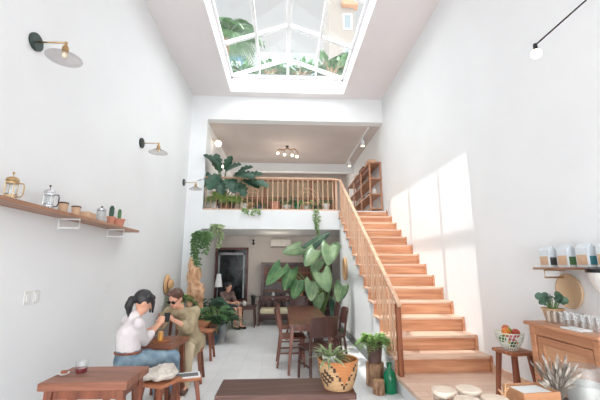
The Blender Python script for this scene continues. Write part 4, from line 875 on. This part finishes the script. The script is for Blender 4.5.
# ================================================================ foreground bench, basket
cafe_table((.04, 3.22, 0), 1.15, .42, .45, 'dark brown wooden bench in the bottom centre foreground', name='wooden_bench', cat='bench', topm='bench', legm='dleg', thick=.05, ins=.08, splay=.0)
bk = thing('woven_basket', 'round woven basket with orange and dark diamond pattern on the foreground bench', 'basket', (.49, 3.17, .4505))
BR = .166
def bmis(i, k):
    u = ((k+3) % 16)/16.0; z = i/12.0; tri = abs(u-.5)*2     # 0 at a motif's middle, 1 between motifs
    if tri < z*.72-.14: return 1                           # orange triangle pointing down
    if tri < z*.72: return 2 if (k+i) % 2 or tri > z*.72-.07 else 0
    if tri > .55 and abs(z-.45)*1.3 + (1-tri)*.9 < .42: return 2 if (k+i) % 3 else 0
    return 0
prof = []
for i in range(14):
    z = .225*i/13; prof.append((BR*(.74+.30*math.sin(min(1, i/13*.95)*PI*.58)), z))
g = G(); g.lathe([(0, 0.001), (prof[0][0], 0)], n=48); g.lathe(prof, n=48, mis=bmis); g.lathe([(r-.008, z) for r, z in reversed(prof)], n=48, mi=1)
g.done('basket_wall', [M['basket'], M['basketo'], M['basketd']], bk, smooth=True)
G().tube([(prof[-1][0]*math.cos(a)-.004*math.cos(a), prof[-1][0]*math.sin(a)-.004*math.sin(a), .225) for a in [2*PI*k/36 for k in range(36)]], .009, 7, closed=True).done('rim', M['basketo'], bk, smooth=True)
potted('potted_spider_plant', 'pale striped spiky plant standing in the woven basket', (.42, 3.16, .453), .06, .26, M['white_cer'], 'strap', M['leafP'], .3, 44, 61)
tag(blob('crumpled_cloth', [('e', (0, 0, .06), (.055, .06, .07)), ('e', (.03, .03, .1), (.035, .035, .04))], M['canvas'], None, .008, 2, (.03, .02)), 'pale crumpled cloth in the right half of the woven basket', 'cloth').location = (.57, 3.17, .454)

# logs, fern pot, bottle
def log(loc, r, h, lb):
    t = thing('log_stump', lb, 'log', loc, 0, 'log stumps by the stairs')
    G().lathe([(0, 0), (r*1.02, 0), (r, h*.5), (r*1.01, h-.006), (r*.97, h)], n=30, wob=lambda a: 1+.05*math.sin(3*a)+.03*math.sin(7*a+1)).done('bark', M['bark'], t, smooth='auto')
    G().lathe([(r*.965, h-.002), (r*.6, h), (0, h)], n=30, wob=lambda a: 1+.05*math.sin(3*a)+.03*math.sin(7*a+1)).done('cut_end', M['endgrain'], t)
log((1.19, 4.62, 0), .11, .27, 'larger bark-covered log stump under the brown fern pot'); log((1.15, 4.33, 0), .07, .15, 'shorter small log stump in front of the larger one beside the green bottle')
potted('potted_fern', 'bushy bright green fern in a dark brown pot on the log stump', (1.19, 4.62, .2705), .11, .26, M['brownpot'], 'fern', mat('fern_leaf', (170, 204, 118), .5, c2=(110, 156, 78), rnd=.1), .33, 60, 71)
o = G().lathe([(0, 0), (.07, 0), (.076, .01), (.076, .19), (.06, .23), (.028, .265), (.026, .31), (.031, .315), (.031, .33), (.02, .33), (.018, .27)], n=26).done('bottle', M['greenglass'], loc=(1.295, 4.36, 0), smooth='auto'); tag(o, 'green glass bottle on the floor at the foot of the stairs', 'bottle')

# ================================================================ right side
t = stool((2.30, 3.50, HP), 'tall brown wooden stool at the right carrying the wire fruit bowl', .275, .275, .46, .15, 'stool', 'leg', .03, None, False)
fb = thing('fruit_bowl', 'white and green wire bowl full of fruit on the tall stool', 'bowl', (2.26, 3.48, HP+.4605))
g = G(); br_ = .115
def bwl(u): return (.055 + .072*math.sin(u*PI/2), .16*u)
for k in range(24):
    a = 2*PI*k/24; g.tube([V((bwl(u)[0]*math.cos(a+u*.5), bwl(u)[0]*math.sin(a+u*.5), bwl(u)[1]+.004)) for u in (0, .25, .5, .75, 1)], .0033, 4)
for u in (0, .2, .4, .6, .8, 1):
    g.tube([V((bwl(u)[0]*math.cos(a), bwl(u)[0]*math.sin(a), bwl(u)[1]+.004)) for a in [2*PI*k/28 for k in range(28)]], .0028 if u < 1 else .005, 5, closed=True)
g.done('wire_mesh', mat('pale_wire', (232, 236, 222), .4), fb)
fr_ = [('apple', (.0, .045, .14), .038, (214, 110, 80), 'orange-red apple behind the green lime on top of the bowl pile'), ('orange', (-.05, -.03, .125), .042, (236, 138, 50), 'orange fruit on the left of the bowl pile'), ('apple', (.055, -.02, .115), .042, (206, 90, 70), 'red-orange apple on the right of the bowl pile'), ('apple', (-.015, -.055, .088), .036, (226, 110, 130), 'pink apple at the front middle of the bowl'),
       ('lime', (.005, .01, .128), .032, (140, 176, 70), 'green lime between the orange and the red apple'), ('apple', (.03, .06, .1), .038, (200, 80, 60), 'red apple at the back of the bowl'), ('lime', (-.055, .03, .07), .035, (92, 132, 64), 'green lime deep in the bowl behind the orange'),
       ('lemon', (.02, -.0, .05), .035, (230, 200, 80), 'yellow lemon in the bottom of the bowl'), ('lime', (-.0, -.045, .038), .03, (80, 120, 60), 'green lime low at the front of the bowl'), ('orange', (.05, .0, .045), .03, (220, 130, 60), 'small orange low on the right inside the bowl')]
for nm, p, r, c, lb in fr_:
    o = G().lathe([(r*.12, r*.86), (r*.4, r*.93), (r*.8, r*.62), (r, 0), (r*.8, -r*.62), (r*.35, -r*.95), (0, -r*.9)] if nm == 'apple' else [(0, r), (r*.4, r*.9), (r*.8, r*.6), (r, 0), (r*.8, -r*.6), (r*.4, -r*.9), (0, -r)], n=18).done(nm, mat(nm+'_skin', c, .4, c2=tuple(int(x*.85) for x in c), scale=30), loc=V((p[0], p[1], p[2]*1.3+.01))+V((2.26, 3.48, HP+.4605)), smooth=True)
    tag(o, lb, nm if nm != 'lime' else 'lime', 'fruit in the wire bowl')

cb = thing('cabinet', 'orange-brown wooden cabinet with a recessed panel front at the right', 'cabinet', (2.36, 2.7, HP))
cx0, cx1, cy0, cy1, cz = 2.16, 2.59, 2.36, 3.04, 1.0
g = G(); g.bb(cx0+.03, cx1, cy0+.0, cy1, HP+.12, cz-.03)
g.done('body', M['cab'], cb, world=True, bevel=.004)
G().bb(cx0-.03, cx1, cy0-.03, cy1+.03, cz-.03, cz).done('worktop', M['cab'], cb, world=True, bevel=.008)
for y in (cy0+.03, cy1-.03): 
    for x in (cx0+.03, cx1-.03): G().bar((x, y, HP), (x, y, cz-.03), .06).done('leg', M['cab'], cb, world=True, bevel=.006)
G().bb(cx0+.0, cx0+.03, cy0+.06, cy1-.06, cz-.10, cz-.03).done('top_rail', M['cab'], cb, world=True, bevel=.003)
G().bb(cx0+.0, cx0+.03, cy0+.06, cy1-.06, HP+.12, HP+.2).done('bottom_rail', M['cab'], cb, world=True, bevel=.003)
d = thing_door = G(); 
for a in ((cy0+.07, cy0+.14, HP+.21, cz-.11), (cy1-.14, cy1-.07, HP+.21, cz-.11), (cy0+.14, cy1-.14, cz-.17, cz-.11), (cy0+.14, cy1-.14, HP+.21, HP+.28)): d.bb(cx0+.008, cx0+.03, *a)
dd = d.done('door', M['cab'], cb, world=True, bevel=.006)
G().box((cx0+.024, (cy0+cy1)/2, (HP+.28+cz-.17)/2), (.012, cy1-cy0-.28, cz-.17-HP-.28)).done('door_panel', M['cabp'], dd, world=True)
# things on the cabinet
potted('potted_peperomia', 'round-leaved plant in a woven basket pot at the left end of the cabinet', (2.36, 2.99, cz+.0005), .082, .11, M['basket'], 'round', leafmat('blue_green_leaf', (104, 134, 112), (60, 92, 74)), .19, 26, 81)
o = G().lathe([(0, 0), (.14, 0), (.15, .012), (.15, .03), (.143, .03), (.14, .018), (0, .014)], n=36).done('woven_tray', M['tray'], loc=(2.594, 3.04, 1.25), smooth='auto', rot=(0, -PI/2, 0)); o.scale = (1.02, .95, 1.1); tag(o, 'round flat woven tray hung on the right wall above the glasses', 'tray')
for i in range(9):
    for j in range(2):
        tumbler((2.27 + j*.075, 2.93 - i*.068 - .02*j, cz+.0005), 'clear tumbler in the %s row of glasses on the cabinet' % ('front' if j == 0 else 'rear'), .03, .1, .5, None, 'tumbler', 'glass', '%s row of glasses on the cabinet' % ('front' if j == 0 else 'rear'))
tag(G().bb(-.05, .05, -.09, .09, 0, .012).done('notepad', M['paper'], loc=(2.195, 2.58, cz+.0005), bevel=.002), 'white notepad lying at the front edge of the cabinet top', 'notepad')
# bag shelf
RS = 1.46
t = thing('wall_shelf', 'thin wooden shelf on the right wall holding the white coffee bags', 'shelf', (WR, 2.7, RS))
G().bb(2.36, WR, 1.9, 3.17, RS-.02, RS).done('board', M['shelf'], t, world=True, bevel=.003)
for y in (3.08, 2.3):
    g = G(); g.tube([(WR-.003, y, RS-.024), (2.4, y, RS-.024), (2.4, y, RS-.09), (WR-.003, y, RS-.09)], .008, 6); g.done('bracket', M['brass'] if y > 2.5 else M['frame'], t, world=True)
for i, (y, c) in enumerate(((3.10, (70, 70, 64)), (2.89, (86, 120, 74)), (2.69, (60, 130, 140)), (2.50, (176, 130, 90)))):
    t = thing('coffee_bag', ['white paper coffee bag with a tan label, leftmost on the right-hand shelf', 'white paper coffee bag with a tan and green label on the right-hand shelf', 'white paper coffee bag with a tan and blue label on the right-hand shelf', 'white paper coffee bag cut by the right edge of the picture'][i], 'bag', (2.47, y, RS+.0005), 0, 'coffee bags on the right-hand shelf')
    g = G(); hw, dp, h = .06, .04, .19
    g._add([(-dp, -hw, 0), (dp, -hw, 0), (dp, hw, 0), (-dp, hw, 0), (-dp, -hw, h*.82), (dp, -hw, h*.82), (dp, hw, h*.82), (-dp, hw, h*.82), (-.006, -hw, h), (.006, -hw, h), (.006, hw, h), (-.006, hw, h)],
        [(3, 2, 1, 0), (0, 1, 5, 4), (1, 2, 6, 5), (2, 3, 7, 6), (3, 0, 4, 7), (4, 5, 9, 8), (5, 6, 10, 9), (6, 7, 11, 10), (7, 4, 8, 11), (8, 9, 10, 11)])
    g.done('paper_body', M['bagp'], t, bevel=.003)
    # label wraps the camera-side corner
    G().bb(-dp-.002, -dp, -.045, .05, .02, .1).done('front_label', M['kraft'], t)
    G().bb(-.03, .03, -hw-.002, -hw, .02, .09).done('side_label', mat('label_tint', c, .7), t)
# white cone dripper at the right edge
t = thing('hanging_cone', 'white cone-shaped funnel with a black rim on a wall arm at the right edge', 'funnel', (2.18, 2.22, 1.2))
G().lathe([(.03, 0), (.09, .12), (.125, .24), (.12, .245), (.085, .12), (.025, 0)], n=28).done('cone', M['white_cer'], t, smooth='auto')
G().lathe([(.127, .225), (.13, .25), (.11, .262), (0, .264)], n=28).done('rim', M['black'], t, smooth='auto')
G().tube([(.11, .0, .2), (.3, .0, .2), (.419, .0, .2)], .012, 8).done('arm', M['dark'], t)

# swing arm bulb at the top right
t = thing('swing_arm_lamp', 'bare globe bulb on a long thin black rod at the top right', 'lamp', (WR, 2.1, 3.72))
a0 = V((-.005, 0, 0)); a1 = V((-.36, .52, -.34)); a1 = V((2.25-WR, 2.63-2.1, 3.42-3.72))
G().cyl((0, 0, 0), (-.02, 0, 0), .05, n=20).done('backplate', M['dark'], t)
G().tube([(-.01, 0, 0), a1], .007, 8).done('rod', M['dark'], t, smooth=True)
G().cyl(a1+V((0, 0, .012)), a1+V((0, 0, -.05)), .016, .02, 12).done('socket', M['dark'], t, smooth='auto')
G().ball(a1+V((0, 0, -.085)), .045).done('bulb', mat('warm_bulb', (250, 236, 216), .4, emit=(255, 232, 205), estr=1.0), t, smooth=True)

# ================================================================ foreground counter at the bottom right
cafe_table((1.24, 1.75, 0), 1.06, .46, .70, 'pale wooden counter at the bottom right under the jars', name='counter_table', topm='stool', ins=.05)
for i, (x, y) in enumerate(((.83, 1.86), (.965, 1.87), (.88, 1.72), (1.02, 1.73))):
    t = thing('storage_jar', ['back-left glass jar with a round pale wooden lid', 'back-right glass jar with a round pale wooden lid', 'front-left glass jar with a pale wooden lid, cut by the frame', 'front-right glass jar with a pale wooden lid beside the tan box'][i], 'jar', (x, y, .7005), 0, 'wooden-lidded jars at the bottom right')
    G().lathe([(0, 0), (.05, 0), (.055, .008), (.055, .13), (.051, .13), (.05, .01), (0, .01)], n=26).done('glass_body', M['glass'], t, smooth='auto')
    G().lathe([(.045, .12), (.045, .131), (.06, .131), (.062, .136), (.062, .144), (.058, .148), (0, .148)], n=28).done('lid', mat('pale_lid_wood', (240, 224, 206), .6, c2=(226, 204, 182), scale=3, stretch=(1, 10, 10)), t, smooth='auto')
    G().lathe([(0, .011), (.048, .011), (.048, .09), (0, .095)], n=20).done('contents', M['straw'], t, smooth='auto')
t = thing('open_box', 'tan open-topped wooden box at the bottom right', 'box', (1.275, 1.84, .7005), .08)
g = G(); BH = .17
for a in ((-.1, .1, -.075, -.067), (-.1, .1, .067, .075)): g.bb(a[0], a[1], a[2], a[3], 0, .155)
for a in ((-.1, -.092), (.092, .1)): g.bb(a[0], a[1], -.067, .067, 0, .155)
g.bb(-.092, .092, -.067, .067, 0, .008); g.done('box_body', wood('box_wood', (204, 152, 112), (176, 122, 84), 'x'), t, bevel=.002)
tag(G().bb(-.08, .08, -.055, .055, 0, .138).done('napkin_stack', M['paper'], loc=(1.275, 1.84, .709), rot=(0, 0, .08)), 'stack of white napkins inside the tan box', 'napkins')
t = thing('dried_flower_vase', 'bundle of silvery dried pampas and leaves in a dark pot at the bottom right', 'dried plant', (1.43, 1.86, .7005)); random.seed(77)
G().lathe([(0, 0), (.04, 0), (.055, .05), (.045, .1), (.04, .1), (0, .09)], n=18).done('pot', M['brownpot'], t, smooth='auto')
s_ = G(); g = G()
for i in range(120):
    a = random.uniform(0, 2*PI); sp = random.uniform(.02, .12); h = random.uniform(.16, .29); e = V((math.cos(a)*sp, math.sin(a)*sp*.6, h)); b0 = V((math.cos(a)*.015, math.sin(a)*.015, .08)); md = b0.lerp(e, .6) + V((0, 0, .02))
    s_.tube([b0, md, e], [.0022, .002, .0015], 4); d = (e-md).normalized()
    g.leaf(e - d*.05, e + d*random.uniform(.0, .04) + V((0, 0, -.008)), (random.uniform(-1, 1), -1, .3), random.uniform(.008, .016), 'lance', n=4)
s_.done('stems', mat('grey_stem', (126, 118, 108), .8), t); g.done('foliage', mat('silver_leaf', (196, 188, 178), .85, c2=(120, 112, 104), scale=20), t)
t = thing('plastic_jar', 'large frosted pale plastic jar behind the dried flowers at the right edge', 'jar', (1.62, 1.90, .7005))
G().lathe([(0, 0), (.085, 0), (.09, .01), (.09, .2), (.075, .24), (.07, .24), (.084, .2), (.084, .012), (0, .012)], n=28).done('jar_body', M['frost'], t, smooth='auto')
G().lathe([(0, .013), (.082, .013), (.082, .15), (0, .155)], n=22).done('contents', mat('pale_grey_filling', (214, 216, 212), .8), t, smooth='auto')
t = thing('dried_branch', 'small pale yellow branch in a bud vase between the jars and the tan box', 'dried plant', (1.10, 1.78, .7005))
G().lathe([(0, 0), (.02, 0), (.024, .03), (.012, .07), (.012, .09), (0, .09)], n=14).done('vase', M['white_cer'], t, smooth='auto')
g = G(); g.tube([(0, 0, .08), (.0, 0, .14), (.01, 0, .2)], [.005, .005, .003], 6); g.tube([(0, 0, .13), (-.03, .0, .17)], [.005, .003], 6); g.tube([(0, 0, .15), (.025, .0, .18)], [.004, .003], 6); g.done('branch', M['straw'], t, smooth=True)
